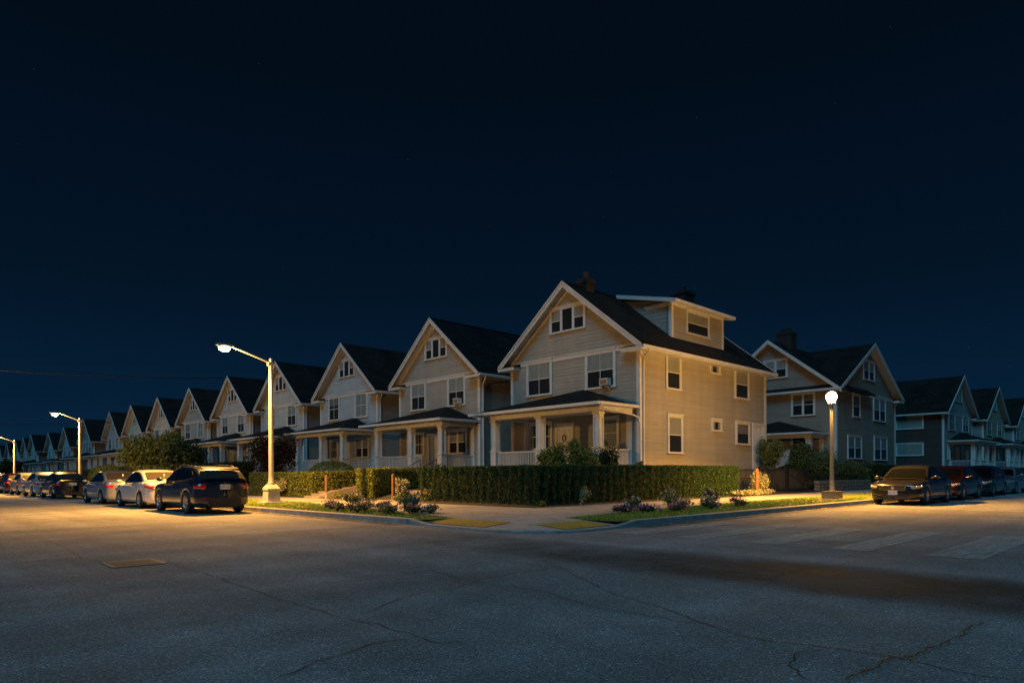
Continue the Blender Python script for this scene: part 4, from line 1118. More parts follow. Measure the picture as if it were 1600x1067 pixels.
# --- more houses of the right street
def right_house(Xc, Wd, c, lab, side, pr=None, chim=None, hs=1., wide=None):
    o = empty('row_house', (Xc + Wd / 2, 17.6, 0), rz=R(90), label=lab, cat='house', group='gabled houses along the right street')
    k = Wd / 7.8
    wins = [('F', 1.2 * k, 1.2 * k + 2.4, 5.3, 7.0 - .02, 'dh2', 'half'), ('F', 5.0 * k, 5.0 * k + 2.4, 5.3, 6.98, 'dh2', 'sides'), ('F', Wd / 2 - 1.15, Wd / 2 + 1.15, 8.3, 9.8, 'pair', 'full'),
            ('F', 1.0 * k, 1.0 * k + 3.0, 2.4, 3.86, 'pair', 'full'), ('F', 5.6 * k, 5.6 * k + 2.0, 2.4, 3.86, 'dh2', 'half')]
    if wide: wins += wide
    gable_house(o, Wd, 12, S(c), side_col=S(side), key='right%d' % round(Wd * 10), pk=4.0, detail=2, wins=wins, doors=[('F', 3.9 * k, 3.9 * k + 1.2, FLR, 3.72)], porch_a=(.1, Wd - 1.2, 2.3, (.5, Wd * .33, Wd * .62, Wd - 1.8), None, .5))
    o.scale = (1, 1, hs); return o
r2h = right_house(80.6, 11.2, 'blue_grey', 'house with shaded side wall, wide side windows and blue grey front, above the parked charcoal sedan', 'shaded_side',  # side siding: shade of the west wall painted in as very dark brown
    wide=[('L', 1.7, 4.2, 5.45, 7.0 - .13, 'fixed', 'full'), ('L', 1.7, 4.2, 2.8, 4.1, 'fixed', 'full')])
chimney(r2h, 11, 5.6, 12.3, 1.3, 1.1)
right_house(97.2, 11.4, 'yellow_cream', 'yellowish cream gabled house second from the right edge', 'grey_side', hs=1.02)
right_house(114.5, 11.4, 'rose_grey', 'pinkish house cut off by the right edge of the photo', 'grey_side', hs=1.03)
right_house(132, 11.4, 'light_grey', 'light grey house beyond the pinkish one on the right street', 'grey_side', hs=1.03)

# ---------------------------------------------------------------- parked cars
def interp(x, tab):
    if x <= tab[0][0]: return tab[0][1]
    for (a, va), (b, vb) in zip(tab[:-1], tab[1:]):
        if x <= b: t = (x - a) / (b - a); return va + (vb - va) * t
    return tab[-1][1]
def smooth(x, tab, h=.10): return sum(interp(x + d, tab) for d in (-h, -h / 2, 0, h / 2, h)) / 5
SPEC = {
 'sedan': dict(L=(-2.38, 2.38), W=.905, ax=(-1.33, 1.40), top=[(-2.38, .90), (-2.25, 1.00), (-1.75, 1.04), (-1.2, .99), (.3, .94), (.95, .93), (1.5, .89), (2.0, .82), (2.28, .76), (2.38, .71)],
    roof=[(-1.85, 1.03), (-1.0, 1.37), (-.55, 1.45), (0, 1.47), (.35, 1.40), (1.10, .93)], gw=.80, bot=.21, wr=.33,
    side=[[(.84, .98), (.30, 1.30), (-.18, 1.39), (-.20, .98)], [(-.27, .98), (-.25, 1.39), (-.70, 1.35), (-1.15, 1.17), (-1.42, 1.03), (-1.40, 1.0)]], ws=(.48, 1.02, .66), rw=(-1.72, -1.02, .62)),
 'hatch': dict(L=(-2.2, 2.25), W=.90, ax=(-1.30, 1.36), top=[(-2.2, .90), (-2.1, 1.00), (-1.6, 1.02), (.3, .97), (.95, .95), (1.5, .91), (1.95, .84), (2.17, .77), (2.25, .72)],
    roof=[(-2.13, 1.0), (-1.85, 1.22), (-1.5, 1.40), (-.8, 1.49), (0, 1.51), (.35, 1.44), (1.08, .95)], gw=.80, bot=.22, wr=.34,
    side=[[(.84, 1.0), (.30, 1.33), (-.18, 1.42), (-.20, 1.0)], [(-.27, 1.0), (-.25, 1.42), (-.95, 1.40), (-1.0, 1.02)], [(-1.07, 1.04), (-1.02, 1.39), (-1.35, 1.34), (-1.62, 1.14)]], ws=(.48, 1.0, .66), rw=(-2.06, -1.62, .60)),
 'wagon': dict(L=(-2.30, 2.32), W=.925, ax=(-1.33, 1.37), top=[(-2.30, .98), (-2.22, 1.03), (-1.7, 1.06), (.3, 1.01), (.95, 1.0), (1.5, .97), (2.0, .90), (2.25, .82), (2.32, .76)],
    roof=[(-2.22, 1.06), (-1.98, 1.28), (-1.76, 1.42), (-1.2, 1.51), (-.3, 1.55), (.1, 1.53), (.45, 1.44), (1.12, 1.0)], gw=.82, bot=.26, wr=.36,
    side=[[(.88, 1.06), (.34, 1.35), (-.16, 1.44), (-.18, 1.05)], [(-.25, 1.05), (-.23, 1.44), (-.95, 1.42), (-1.02, 1.07)], [(-1.09, 1.08), (-1.02, 1.41), (-1.42, 1.36), (-1.72, 1.17)]], ws=(.52, 1.05, .68), rw=(-2.17, -1.90, .68)),
}
def car_meshes(kind):
    sp_ = SPEC[kind]; x0, x1 = sp_['L']; W = sp_['W']; a0, a1 = sp_['ax']; wr = sp_['wr']; Rr = wr + .045; bot = sp_['bot']
    def hw(x):
        c = .52; t = max(0, (x - (x1 - c)) / c); u = max(0, ((x0 + c * .8) - x) / (c * .8))
        k = (1 - min(t, .9995) ** 2.6) ** .42 * (1 - min(u, .9995) ** 3.2) ** .36
        return W * (k * .985 + .0) * (1 - .018 * abs(x) ** 1.5)
    xs = set(np.linspace(x0, x1, 34).tolist())
    for c in (a0, a1):
        for t in np.linspace(-1, 1, 15): xs.add(c + Rr * float(t))
        xs.add(c - Rr - .004); xs.add(c + Rr + .004)
    for e in np.linspace(0, 1, 9): xs.add(x1 - .42 * (1 - math.sin(e * math.pi / 2))); xs.add(x0 + .36 * (1 - math.sin(e * math.pi / 2)))
    xs = sorted(xs); xs = [x for i, x in enumerate(xs) if i == 0 or x - xs[i - 1] > .0025]
    rows_ = [(0, 0, .50), (.88, 0, .0), (.97, .06, 0), (1., .20, 0), (1., .45, 0), (.985, .62, 0), (.995, .78, 0), (.965, .88, 0), (.90, .955, 0), (.80, .99, 0), (.45, 1.015, 0), (0, 1.03, 0)]
    def sect(x):
        w = hw(x); zt_ = smooth(x, sp_['top'], .05); zb = bot
        if x > a1 + Rr: zb = bot + .04 * (x - a1 - Rr)
        arch = 0
        for c in (a0, a1):
            d = abs(x - c)
            if d <= Rr + .001: zb = wr + math.sqrt(max(0, Rr * Rr - d * d)); arch = 1
        P = []
        for i, (fy, fz, _) in enumerate(rows_):
            yy = w * fy
            if arch and i in (1, 2): yy = w * (.995 if i == 2 else .985)
            P.append((x, yy, zb + (zt_ - zb) * fz))
        return P
    b = MB(); V = []; nr = len(rows_)
    for x in xs: V += sect(x)
    n1 = len(V); V += [(p[0], -p[1], p[2]) for p in V]; F = []
    for i in range(len(xs) - 1):
        for k in range(nr - 1):
            q = (i * nr + k, (i + 1) * nr + k, (i + 1) * nr + k + 1, i * nr + k + 1); F.append(q); F.append(tuple(n1 + t for t in q[::-1]))
    for e, i in ((0, 0), (1, len(xs) - 1)): F.append(tuple(i * nr + k for k in range(nr))); F.append(tuple(n1 + i * nr + k for k in range(nr)))
    b.add(V, F, 0, True)
    out = {'body': b}
    # cabin
    rt = sp_['roof']; gw = sp_['gw']; c = MB(); gx = np.linspace(rt[0][0], rt[-1][0], 34); V = []; belt = interp(0, sp_['top']) - .03
    def gy(z): return gw - max(0, z - belt) * .36
    for x in gx:
        zr_ = smooth(float(x), rt, .09) if 2 < 1e9 else 0
        zb = interp(float(x), sp_['top']) - .05; zr_ = max(zr_, zb + .01)
        pin = min(1, .80 + .20 * min(1, (float(x) - rt[0][0]) / .5, (rt[-1][0] - float(x)) / .5) + .08)
        wt_ = gy(zr_ - .07)
        V += [(x, gy(zb) * pin, zb), (x, (wt_ + .012) * pin, max(zb, zr_ - .09)), (x, (wt_ - .015) * pin, max(zb, zr_ - .045)), (x, (wt_ - .075) * pin, zr_ - .015), (x, wt_ * .5 * pin, zr_ + .006), (x, 0, zr_ + .012)]
    n1 = len(V); V += [(p[0], -p[1], p[2]) for p in V]; F = []
    for i in range(len(gx) - 1):
        for k in range(5):
            q = (i * 6 + k, (i + 1) * 6 + k, (i + 1) * 6 + k + 1, i * 6 + k + 1); F += [q, tuple(n1 + t for t in q[::-1])]
    c.add(V, F, 0, True); out['cabin'] = c
    # glass panels stand a few mm proud
    def side(pl, sg):
        m = MB(); P = []
        for (x, z) in pl: P.append((x, sg * (gy(z) + .022), z))
        ins = [(p[0], p[1] - sg * .03, p[2]) for p in P]
        k = len(P); m.add(P + ins, [tuple(range(k))] + [(i, (i + 1) % k, k + (i + 1) % k, k + i) for i in range(k)]); return m
    out['side'] = [side(pl, sg) for sg in (1, -1) for pl in sp_['side']]
    def screen(xa, xb, hwid, nx=7, ny=9, lift=.022):
        m = MB(); vs = []
        for i in range(nx + 1):
            x = xa + (xb - xa) * i / nx; zr_ = smooth(x, rt, .09); 
            for j in range(ny + 1):
                t = j / ny * 2 - 1; w = min(hwid + .04 * i / nx * (1 if xb > 0 else 0), gy(zr_) - .085)
                if xb < 0: w = min(hwid + .05 * (1 - i / nx), gy(zr_) - .06)
                e = abs(t) ** 2; vs.append((x + (1 if xb > 0 else -1) * (.012 - .0 * e), t * w, zr_ + lift - .03 * e * e))
        m.add(vs, [(i * (ny + 1) + j, (i + 1) * (ny + 1) + j, (i + 1) * (ny + 1) + j + 1, i * (ny + 1) + j + 1) for i in range(nx) for j in range(ny)], 0, True); return m
    out['windshield'] = screen(sp_['ws'][0], sp_['ws'][1], sp_['ws'][2]); out['rear'] = screen(sp_['rw'][0], sp_['rw'][1], sp_['rw'][2])
    # light units follow the body surface
    def patch(xa, xb, fa, fb, sg, lift=.012, n=8, taper=0.):
        m = MB(); vs = []
        fzs = [r[1] for r in rows_[1:]]; fys = [r[0] for r in rows_[1:]]
        def pt(x, f):
            S_ = sect(x)[1:]
            for i in range(len(fzs) - 1):
                if f <= fzs[i + 1]: t = (f - fzs[i]) / (fzs[i + 1] - fzs[i]); p, q = S_[i], S_[i + 1]; return Vector([p[k] + (q[k] - p[k]) * t for k in range(3)])
            return Vector(S_[-1])
        for i in range(n + 1):
            x = xa + (xb - xa) * i / n; tp = 1 - taper * (1 - i / n)
            for j in range(5):
                f = (fa + fb) / 2 + (fb - fa) * (j / 4 - .5) * tp
                p = pt(x, f); q = pt(x + .01 * (-1 if x > 0 else 1), f); r = pt(x, f + .03); nn = (q - p).cross(r - p)
                nn = nn.normalized() if nn.length > 1e-9 else Vector((1, 0, 0))
                if nn.y < 0 or (abs(nn.y) < .15 and nn.x * x < 0): nn = -nn
                edge = (i in (0, n)) or (j in (0, 4)); p = p + nn * (lift if not edge else -.01); vs.append((p.x, p.y * sg, p.z))
        m.add(vs, [(i * 5 + j, (i + 1) * 5 + j, (i + 1) * 5 + j + 1, i * 5 + j + 1) for i in range(n) for j in range(4)], 0, True); return m
    out['patch'] = patch
    out['sp'] = sp_; out['hw'] = hw; out['sect'] = sect
    return out
def wheel_mesh(wr, part):
    b = MB()
    if part == 'tyre': b.lathe([(wr * .64, -.095), (wr * .93, -.10), (wr * .99, -.075), (wr, 0), (wr * .99, .075), (wr * .93, .10), (wr * .64, .095)], 28, 'y')
    elif part == 'rim':
        b.lathe([(wr * .66, -.07), (wr * .67, .088), (wr * .60, .075), (wr * .585, -.02)], 28, 'y')
        for k in range(10):
            a = 2 * math.pi * k / 10 + (.14 if k % 2 else -.14) ; c, s_ = math.cos(a), math.sin(a); w = .016
            def P(r, y, q): return (r * c - q * s_, y, r * s_ + q * c)
            b.add([P(.03, .055, -w), P(.03, .055, w), P(wr * .61, .07, w * .8), P(wr * .61, .07, -w * .8), P(.03, .02, -w), P(.03, .02, w), P(wr * .61, .03, w * .8), P(wr * .61, .03, -w * .8)], [(0, 1, 2, 3), (0, 4, 5, 1), (1, 5, 6, 2), (3, 2, 6, 7), (0, 3, 7, 4)])
        b.lathe([(0.0, .068), (.045, .066), (.06, .05), (.06, .0)], 14, 'y')
    else: b.lathe([(wr * .60, -.03), (.0, -.03)], 20, 'y')
    return b
CARM = {}
def car(kind, col, loc, rz, label, group, plate='', front_plate=False, tail='wide', metal=.45, rough=.3, detail=True):
    if kind not in CARM: CARM[kind] = car_meshes(kind)
    m = CARM[kind]; sp_ = m['sp']; x0, x1 = sp_['L']; a0, a1 = sp_['ax']; wr = sp_['wr']
    pm = paint(*col, metal=metal, rough=rough)
    o = empty('parked_car', loc, rz, label=label, cat='car', group=group)
    build('body', m['body'], pm, o, key=(kind,)); build('cabin', m['cabin'], pm, o, key=(kind,))
    build('windshield', m['windshield'], 'car_glass', o, key=(kind,)); build('rear_window', m['rear'], 'dusty_glass', o, key=(kind,))
    for i, s_ in enumerate(m['side']): build('side_window', s_, 'car_glass', o, key=(kind, i))
    def ub():
        b = MB(); b.box(x0 + .25, -.60, .19, x1 - .3, .60, .62); return b
    build('underbody', ub, 'black_plastic', o, key=(kind,))
    for ax in (a0, a1):
        for sg in (1, -1):
            w = build('wheel', lambda: wheel_mesh(wr, 'disc'), 'black_plastic', o, key=wr, loc=(ax, sg * (sp_['W'] - .125), wr), rz=0 if sg > 0 else math.pi)
            build('tyre', lambda: wheel_mesh(wr, 'tyre'), 'rubber', w, key=wr); build('rim', lambda: wheel_mesh(wr, 'rim'), 'rim', w, key=wr)
    pt = m['patch']
    for sg in (1, -1):
        hl = build('headlight', lambda: pt(x1 - .60, x1 - .06, .64, .93, sg, taper=.45), 'head_clear', o, key=(kind, sg))
        for q in (3, 5, 6):
            def refl(q=q, sg=sg): v = pt(x1 - .60, x1 - .06, .64, .93, sg, taper=.45).v[q * 5 + 2]; b = MB(); b.ell(v, (.036, .036, .036), 10, 6); return b
            build('reflector', refl, 'chrome', hl, key=(kind, sg, q))
        if kind == 'wagon':
            build('taillight', lambda: pt(x0 + .34, x0 + .035, .66, .93, sg, taper=.35), 'tail_red', o, key=(kind, sg))
            build('reflector', lambda: pt(x0 + .10, x0 + .02, .30, .35, sg), 'tail_red', o, key=(kind, sg))
        else:
            build('taillight', lambda: pt(x0 + .50, x0 + .02, .62, .88, sg, taper=.7), 'tail_red', o, key=(kind, sg))
        def mir(sg=sg):
            b = MB(); b.ell((.78, sg * (sp_['W'] + .10), sp_['side'][0][0][1] + .04), (.10, .105, .07), 10, 6); b.tube([(.76, sg * (sp_['gw'] - .02), sp_['side'][0][0][1] - .01), (.77, sg * (sp_['W'] + .04), sp_['side'][0][0][1] + .02)], .025, 6); return b
        build('side_mirror', mir, pm, o, key=(kind, sg))
        zb = interp(0, sp_['top']) - .13
        for xx in (-.05, -1.02):
            def hd(sg=sg, xx=xx):
                b = MB(); w = m['hw'](xx) * .985; b.box(xx - .09, min(sg * (w - .01), sg * (w + .02)), zb, xx + .09, max(sg * (w - .01), sg * (w + .02)), zb + .03); return b
            build('door_handle', hd, pm, o, key=(kind, sg, xx))
    def seams():
        b = MB()
        for sg in (1, -1):
            for xx in (.92, -.22, -1.04):
                pts = [Vector(p) for p in m['sect'](xx)[2:9]]
                if xx == -1.04: pts = pts[2:]
                for p, q in zip(pts[:-1], pts[1:]):
                    b.add([(p.x - .006, sg * (p.y + .0025), p.z), (p.x + .006, sg * (p.y + .0025), p.z), (q.x + .006, sg * (q.y + .0025), q.z), (q.x - .006, sg * (q.y + .0025), q.z)], [(0, 1, 2, 3)])
        return b
    build('door_seam', seams, 'black_plastic', o, key=(kind,))
    def grille():
        b = MB(); zt_ = interp(x1, sp_['top']); z0_, z1_ = zt_ - .14, zt_ - .02
        xf = x1 - .012
        b.box(xf - .10, -.40, z0_, xf + .010, .40, z1_, 0)
        for (ya, yb_, za, zb_) in ((-.43, .43, z1_, z1_ + .025), (-.43, .43, z0_ - .025, z0_), (-.43, -.40, z0_, z1_), (.40, .43, z0_, z1_), (-.40, .40, (z0_ + z1_) / 2 - .012, (z0_ + z1_) / 2 + .012)): b.box(xf - .10, ya, za, xf + .028, yb_, zb_, 1)
        b.ell((xf + .03, 0, (z0_ + z1_) / 2), (.015, .065, .045), 10, 6, 1)
        return b
    build('grille', grille, ['black_plastic', 'chrome'], o, key=(kind,))
    def lower():
        b = MB(); b.box(x1 - .30, -.50, .28, x1 + .006, .50, .36); b.box(x1 - .34, -.42, .21, x1 - .0, .42, .245)
        return b
    build('bumper_insert', lower, 'black_plastic', o, key=(kind,))
    def rlow():
        b = MB(); b.box(x0 - .006, -.50, .24, x0 + .3, .50, .38 if kind != 'wagon' else .50); return b
    build('bumper_insert', rlow, 'black_plastic', o, key=(kind, 'rear'))
    for sg in (1, -1):
        def fog(sg=sg): b = MB(); b.ell((x1 - .17, sg * .60, .38), (.06, .10, .06), 10, 6); return b
        build('fog_light', fog, 'black_plastic', o, key=(kind, sg))
    def pl(front):
        def f():
            b = MB()
            if front: x = x1 + .012; z0_ = .385; b.box(x - .02, -.155, z0_, x, .155, z0_ + .155)
            else: x = x0 - .008; z0_ = .74 if kind != 'wagon' else .78; b.box(x, -.155, z0_, x + .025, .155, z0_ + .155)
            return b
        return f
    def ink(front, txt):
        x, z0_ = (x1 + .014, .385) if front else (x0 - .010, .74 if kind != 'wagon' else .78)
        cu = bpy.data.curves.new('plate_lettering', 'FONT'); cu.body = txt; cu.size = .11; cu.align_x = 'CENTER'; cu.extrude = .0
        t = bpy.data.objects.new('t', cu); dg = bpy.context.evaluated_depsgraph_get(); COL.objects.link(t); dg.update()
        me = bpy.data.meshes.new_from_object(t.evaluated_get(dg)); bpy.data.objects.remove(t)
        for v in me.vertices: X, Y, _ = v.co; v.co = (x, X if front else -X, z0_ + .04 + Y)
        me.materials.clear(); me.materials.append(MAT['plate_ink']); return me
    for fr_ in ([True] if front_plate else [False]):
        p = build('licence_plate', pl(fr_), 'plate', o, key=(kind, fr_))
        if plate: link('plate_lettering', ink(fr_, plate), p)
    def badge():
        b = MB(); z_ = interp(x0, sp_['top']) - .045; b.lathe([(.038, -.004), (.05, -.008), (.062, -.004)], 16, 'y', c=(0, 0, 0))
        b.v = [(x0 - .004 + q[1] * .6, q[0], z_ + q[2] * .62) for q in b.v]; b.box(x0 - .008, -.035, z_ - .004, x0 - .002, .035, z_ + .004); return b
    build('badge', badge, 'chrome', o, key=(kind,))
    if kind == 'wagon':
        def sp2():
            b = MB(); z_ = 1.49; b.prism([(-1.78, -.58, z_), (-1.98, -.56, z_ - .045), (-1.97, -.56, z_ - .075), (-1.76, -.58, z_ - .04)], (0, 1.14, 0)); return b
        build('spoiler', sp2, pm, o, key=(kind,))
        def rr():
            bb = mbs(2)
            for b, sg in zip(bb, (1, -1)): b.tube([(-1.5, sg * .60, 1.49), (-1.35, sg * .60, 1.535), (-.3, sg * .595, 1.58), (.15, sg * .58, 1.555), (.28, sg * .57, 1.51)], .011, 6)
            return bb
        build_split('roof_rail', rr, 'black_plastic', o, key=(kind,))
    def ant():
        b = MB(); x = x0 + 1.05 if kind != 'wagon' else x0 + .75; z_ = smooth(x, sp_['roof'], .09); b.prism([(x - .09, -.012, z_), (x + .08, -.012, z_), (x - .07, -.012, z_ + .065)], (0, .024, 0)); return b
    build('antenna_fin', ant, pm, o, key=(kind,))
    return o
GL = 'cars parked along the left street'; GR = 'cars parked along the right street'
up90 = R(90)
car('wagon', ('navy', (.010, .022, .045)), (8.32, 24.05, 0), up90, 'dark navy wagon nearest the camera, parked beside the nearest lamp post', GL, plate='8SM 1KL')
car('sedan', ('pearl', (.62, .57, .54)), (8.36, 29.3, 0), up90, 'white sedan parked in front of the dark navy wagon', GL, metal=.1)
car('sedan', ('silver', (.33, .36, .40)), (8.36, 35.0, 0), up90, 'silver grey sedan third in the line, parked ahead of the white sedan', GL, metal=.6)
car('sedan', ('ink', (.010, .016, .030)), (8.36, 45.7, 0), up90, 'black sedan with a blank pale plate, parked after the long gap behind the silver sedan', GL)
car('hatch', ('light_silver', (.50, .50, .50)), (8.36, 51.6, 0), up90, 'light silver hatchback just beyond the black sedan', GL, metal=.5)
car('hatch', ('silver_cream', (.45, .44, .42)), (8.36, 57.0, 0), up90, 'pale hatchback second beyond the black sedan, near the second lamp post', GL, metal=.5)
car('hatch', ('dark_maroon', (.035, .010, .012)), (8.36, 62.6, 0), up90, 'dark maroon hatchback beyond the two pale hatchbacks', GL)
car('hatch', ('dark_red', (.06, .015, .02)), (8.36, 68.2, 0), up90, 'dark reddish hatchback beyond the maroon one, near the left edge', GL)
car('sedan', ('grey_far', (.15, .16, .18)), (8.36, 74.5, 0), up90, 'grey sedan farthest up the left street, cut by the left edge', GL)
car('sedan', ('charcoal', (.014, .014, .015)), (29.25, 7.92, 0), math.pi, 'charcoal sedan facing the camera, first in line right of the right lamp post', GR, plate='D3 JC9', front_plate=True)
car('sedan', ('burgundy', (.026, .006, .008)), (34.7, 7.96, 0), math.pi, 'dark burgundy sedan parked behind the charcoal sedan', GR, front_plate=True)
car('hatch', ('midnight', (.014, .020, .030)), (40.4, 7.96, 0), math.pi, 'black blue hatchback third in line on the right street', GR, front_plate=True)
car('sedan', ('steel', (.20, .24, .27)), (45.9, 7.96, 0), math.pi, 'silver blue sedan last in line at the right edge', GR, metal=.6, front_plate=True)

# ---------------------------------------------------------------- street lamps
mat('lamp_glow', (1, .8, .5), .5, emit=(1.0, .70, .34), es=7.)
LG = 'street lamps along the left street'
def lamp_light(name, loc, power, r, parent):
    ld = bpy.data.lights.new(name, 'POINT'); ld.energy = power; ld.color = LAMP_COL; ld.shadow_soft_size = r; ld.use_soft_falloff = False
    l = bpy.data.objects.new(name, ld); COL.objects.link(l); l.parent = parent; l.location = loc; return l
def lamp_beam(name, loc, power, cone, r, parent):
    ld = bpy.data.lights.new(name, 'SPOT'); ld.energy = power; ld.color = (1.0, .44, .07); ld.shadow_soft_size = r; ld.use_soft_falloff = False; ld.spot_size = R(cone); ld.spot_blend = .55
    l = bpy.data.objects.new(name, ld); COL.objects.link(l); l.parent = parent; l.location = loc; return l
def cobra(x, y, label, power, hp=5.55, arm=1.75):
    o = empty('street_lamp', (x, y, .13), label=label, cat='street lamp', group=LG)
    b = MB(); b.box(-.42, -.42, -.1, .42, .42, .06); build('footing', b, 'concrete', o)
    b = MB(); P = [(-.30, .06), (.30, .06), (.26, .52), (-.26, .52)]
    v = []
    for hw_, z in ((.26, .061), (.25, .12), (.23, .48), (.25, .52), (.25, .57), (.14, .74)): v += [(-hw_, -hw_, z), (hw_, -hw_, z), (hw_, hw_, z), (-hw_, hw_, z)]
    f = [(i * 4 + k, i * 4 + (k + 1) % 4, (i + 1) * 4 + (k + 1) % 4, (i + 1) * 4 + k) for i in range(5) for k in range(4)] + [(20, 21, 22, 23)]
    b.add(v, f); build('base', b, 'concrete', o)
    b = MB(); b.tube([(0, 0, .72), (0, 0, .80)], [.15, .15], 14); b.tube([(0, 0, .80), (0, 0, .86), (0, 0, 1.1), (0, 0, hp)], [.13, .11, .10, .07], 14)
    b.tube([(0, 0, hp), (0, 0, hp + .05), (0, 0, hp + .1)], [.085, .085, .03], 12); build('pole', b, 'pole_metal', o)
    b = MB(); b.tube([(.0, 0, hp - .12), (-.25, 0, hp - .02), (-arm * .6, 0, hp + .22), (-arm + .25, 0, hp + .34)], [.045, .04, .035, .032], 10); b.tube([(0, 0, hp - .38), (.13, 0, hp - .42)], .05, 8); b.tube([(-.12, 0, hp - .14), (.12, 0, hp - .14)], .095, 10)
    build('arm', b, 'pole_metal', o)
    b = MB(); b.ell((-arm, 0, hp + .37), (.36, .17, .09), 16, 8); hd = build('lamp_head', b, 'pole_grey', o)
    b = MB(); b.ell((-arm - .02, 0, hp + .27), (.22, .17, .15), 16, 10); build('lamp_lens', b, 'lamp_glow', o)
    # the light sits just under the lens
    lamp_light('lamp_light', (-arm - .02, 0, hp + .02), power, .10, o); lamp_beam('lamp_beam', (-arm - .02, 0, hp + .05), 12500, 156, .10, o)
    return o
cobra(11.45, 25.3, 'tall pale lamp post nearest the camera on the left street, bright lamp on its arm', 1900)
cobra(11.45, 57.2, 'second lamp post up the left street, beyond the parked cars', 1700, hp=5.3, arm=1.5)
cobra(11.45, 86.5, 'third lamp post, smallest and farthest at the left edge', 1700, hp=4.9, arm=1.5)
o = empty('street_lamp', (27.3, 10.2, .13), label='grey lamp post with bright round lamp standing on the right verge by the parked cars', cat='street lamp')
b = MB(); b.box(-.42, -.42, -.1, .42, .42, .05); build('footing', b, 'concrete', o)
b = MB(); b.box(-.29, -.29, .051, .29, .29, .30); build('base', b, 'pole_grey', o)
b = MB(); b.box(-.31, -.31, .301, .31, .31, .34); build('base_cap', b, 'post_wood', o)
b = MB(); b.tube([(0, 0, .34), (0, 0, .42), (0, 0, .9), (0, 0, 3.72)], [.12, .09, .08, .055], 14); b.tube([(0, 0, 2.3), (0, 0, 2.36)], .068, 12); build('pole', b, 'pole_grey', o)
b = MB(); b.lathe([(.05, 3.70), (.13, 3.74), (.15, 3.80), (.11, 3.83)], 14); build('lamp_collar', b, 'pole_grey', o)
b = MB(); b.ell((0, 0, 4.03), (.20, .20, .20), 18, 12); build('lamp_globe', b, 'lamp_glow', o)
lamp_light('lamp_light', (0, 0, 4.03), 2000, .225, o); lamp_beam('lamp_beam', (0, 0, 4.03), 11000, 156, .225, o)

# ---------------------------------------------------------------- hedges and planting
HG = 'clipped hedges'
hedge(15.75, 15.2, 17.2, 21.6, 1.50, 'yew', 2100, .034, 'dark corner hedge of upright plumes, stretch left of the corner', plume=.44, group=HG, z0=.12, aspect=2.8)
hedge(17.2, 15.2, 29.6, 16.6, 1.52, 'yew', 2000, .034, 'long dark plumed hedge along the side of the corner house, right of the corner', plume=.44, group=HG, z0=.12, aspect=2.8)
hedge(15.6, 24.7, 16.5, 26.0, 1.50, 'privet', 1500, .036, 'bright lit end of the clipped hedge between the two front walks', group=HG, z0=.15)
hedge(16.5, 24.75, 21.5, 25.6, 1.52, 'privet', 700, .040, 'clipped hedge running back to the porches between the two front walks', group=HG, z0=.3)
hedge(15.7, 30.2, 16.7, 37.6, 1.38, 'privet', 900, .042, 'long clipped hedge right of the nearest lamp post, beside the steps', group=HG, z0=.15)
hedge(16.7, 30.2, 21.5, 31.0, 1.42, 'privet', 700, .042, 'low hedge running back from the brick coloured post to the beige porch', group=HG, z0=.3)
hedge(16.2, 41.0, 17.6, 66.5, 2.05, 'shrub_dark', 420, .06, 'long tall dark hedge behind the white and silver sedans', group=HG, z0=.15)
hedge(16.2, 72, 17.4, 100, 1.9, 'shrub_dark', 260, .07, 'far dark hedge beyond the round yellow green shrub', group=HG, z0=.15)
hedge(41.5, 15.8, 47.5, 16.8, 1.15, 'shrub_dark', 300, .05, 'low dark hedge on the stone wall behind the right lamp', group=HG, z0=.3)
hedge(49, 15.6, 60, 16.9, 1.7, 'shrub_dark', 420, .06, 'dark hedge behind the charcoal and burgundy sedans', group=HG, z0=.15)
hedge(60.6, 14.6, 88, 15.8, 1.6, 'shrub_dark', 260, .06, 'dark hedge in front of the house with the shaded side wall', group=HG, z0=.15)
hedge(89, 14.6, 130, 15.8, 1.6, 'shrub_dark', 160, .08, 'dark hedge at the right edge in front of the cream and pinkish houses', group=HG, z0=.15)

blob('shrub_tree', (18.6, 64, 3.0), (2.6, 3.6, 2.3), 'tree_leaf', 15000, .10, 'big leafy shrub tree lit yellow green over the dark hedge', 'tree', z0=.5, lobes=16, seed=1)
blob('shrub_tree', (18.8, 58.0, 2.7), (1.8, 2.5, 1.9), 'shrub_dark', 8000, .10, 'darker rounded tree close to the right of the lit shrub tree', 'tree', z0=.5, lobes=10, seed=2)
blob('bush', (18.6, 40.4, 2.2), (1.45, 1.5, 1.75), 'red_leaf', 9000, .07, 'reddish brown leafy bush behind the nearest lamp post', 'bush', z0=.5, lobes=12, seed=3)
blob('bush', (19.6, 35.2, 1.25), (1.3, 1.7, .80), 'privet', 7500, .045, 'low domed clipped bush in front of the pale blue house', 'bush', z0=.5, lobes=0, hollow=.9, seed=4)
blob('bush', (15.6, 67.4, 1.15), (1.15, 1.3, 1.15), 'privet', 6000, .07, 'rounded bright yellow green shrub left of the silver sedan', 'bush', z0=.15, lobes=0, hollow=.85, seed=5)
blob('bush', (15.7, 70.0, 1.1), (1.1, 1.3, 1.1), 'privet', 5000, .07, 'second rounded yellow green shrub just beyond the first', 'bush', z0=.15, lobes=0, hollow=.85, seed=6)
blob('bush', (15.7, 110, 1.2), (1.4, 3., 1.2), 'privet', 4000, .10, 'small lit shrubs by the third lamp post', 'bush', z0=.15, lobes=10, seed=61)
blob('tree', (16.5, 128, 2.4), (1.6, 4, 1.5), 'shrub_dark', 7000, .16, 'dark reddish tree mass by the third lamp post', 'tree', z0=.4, lobes=12, seed=7)
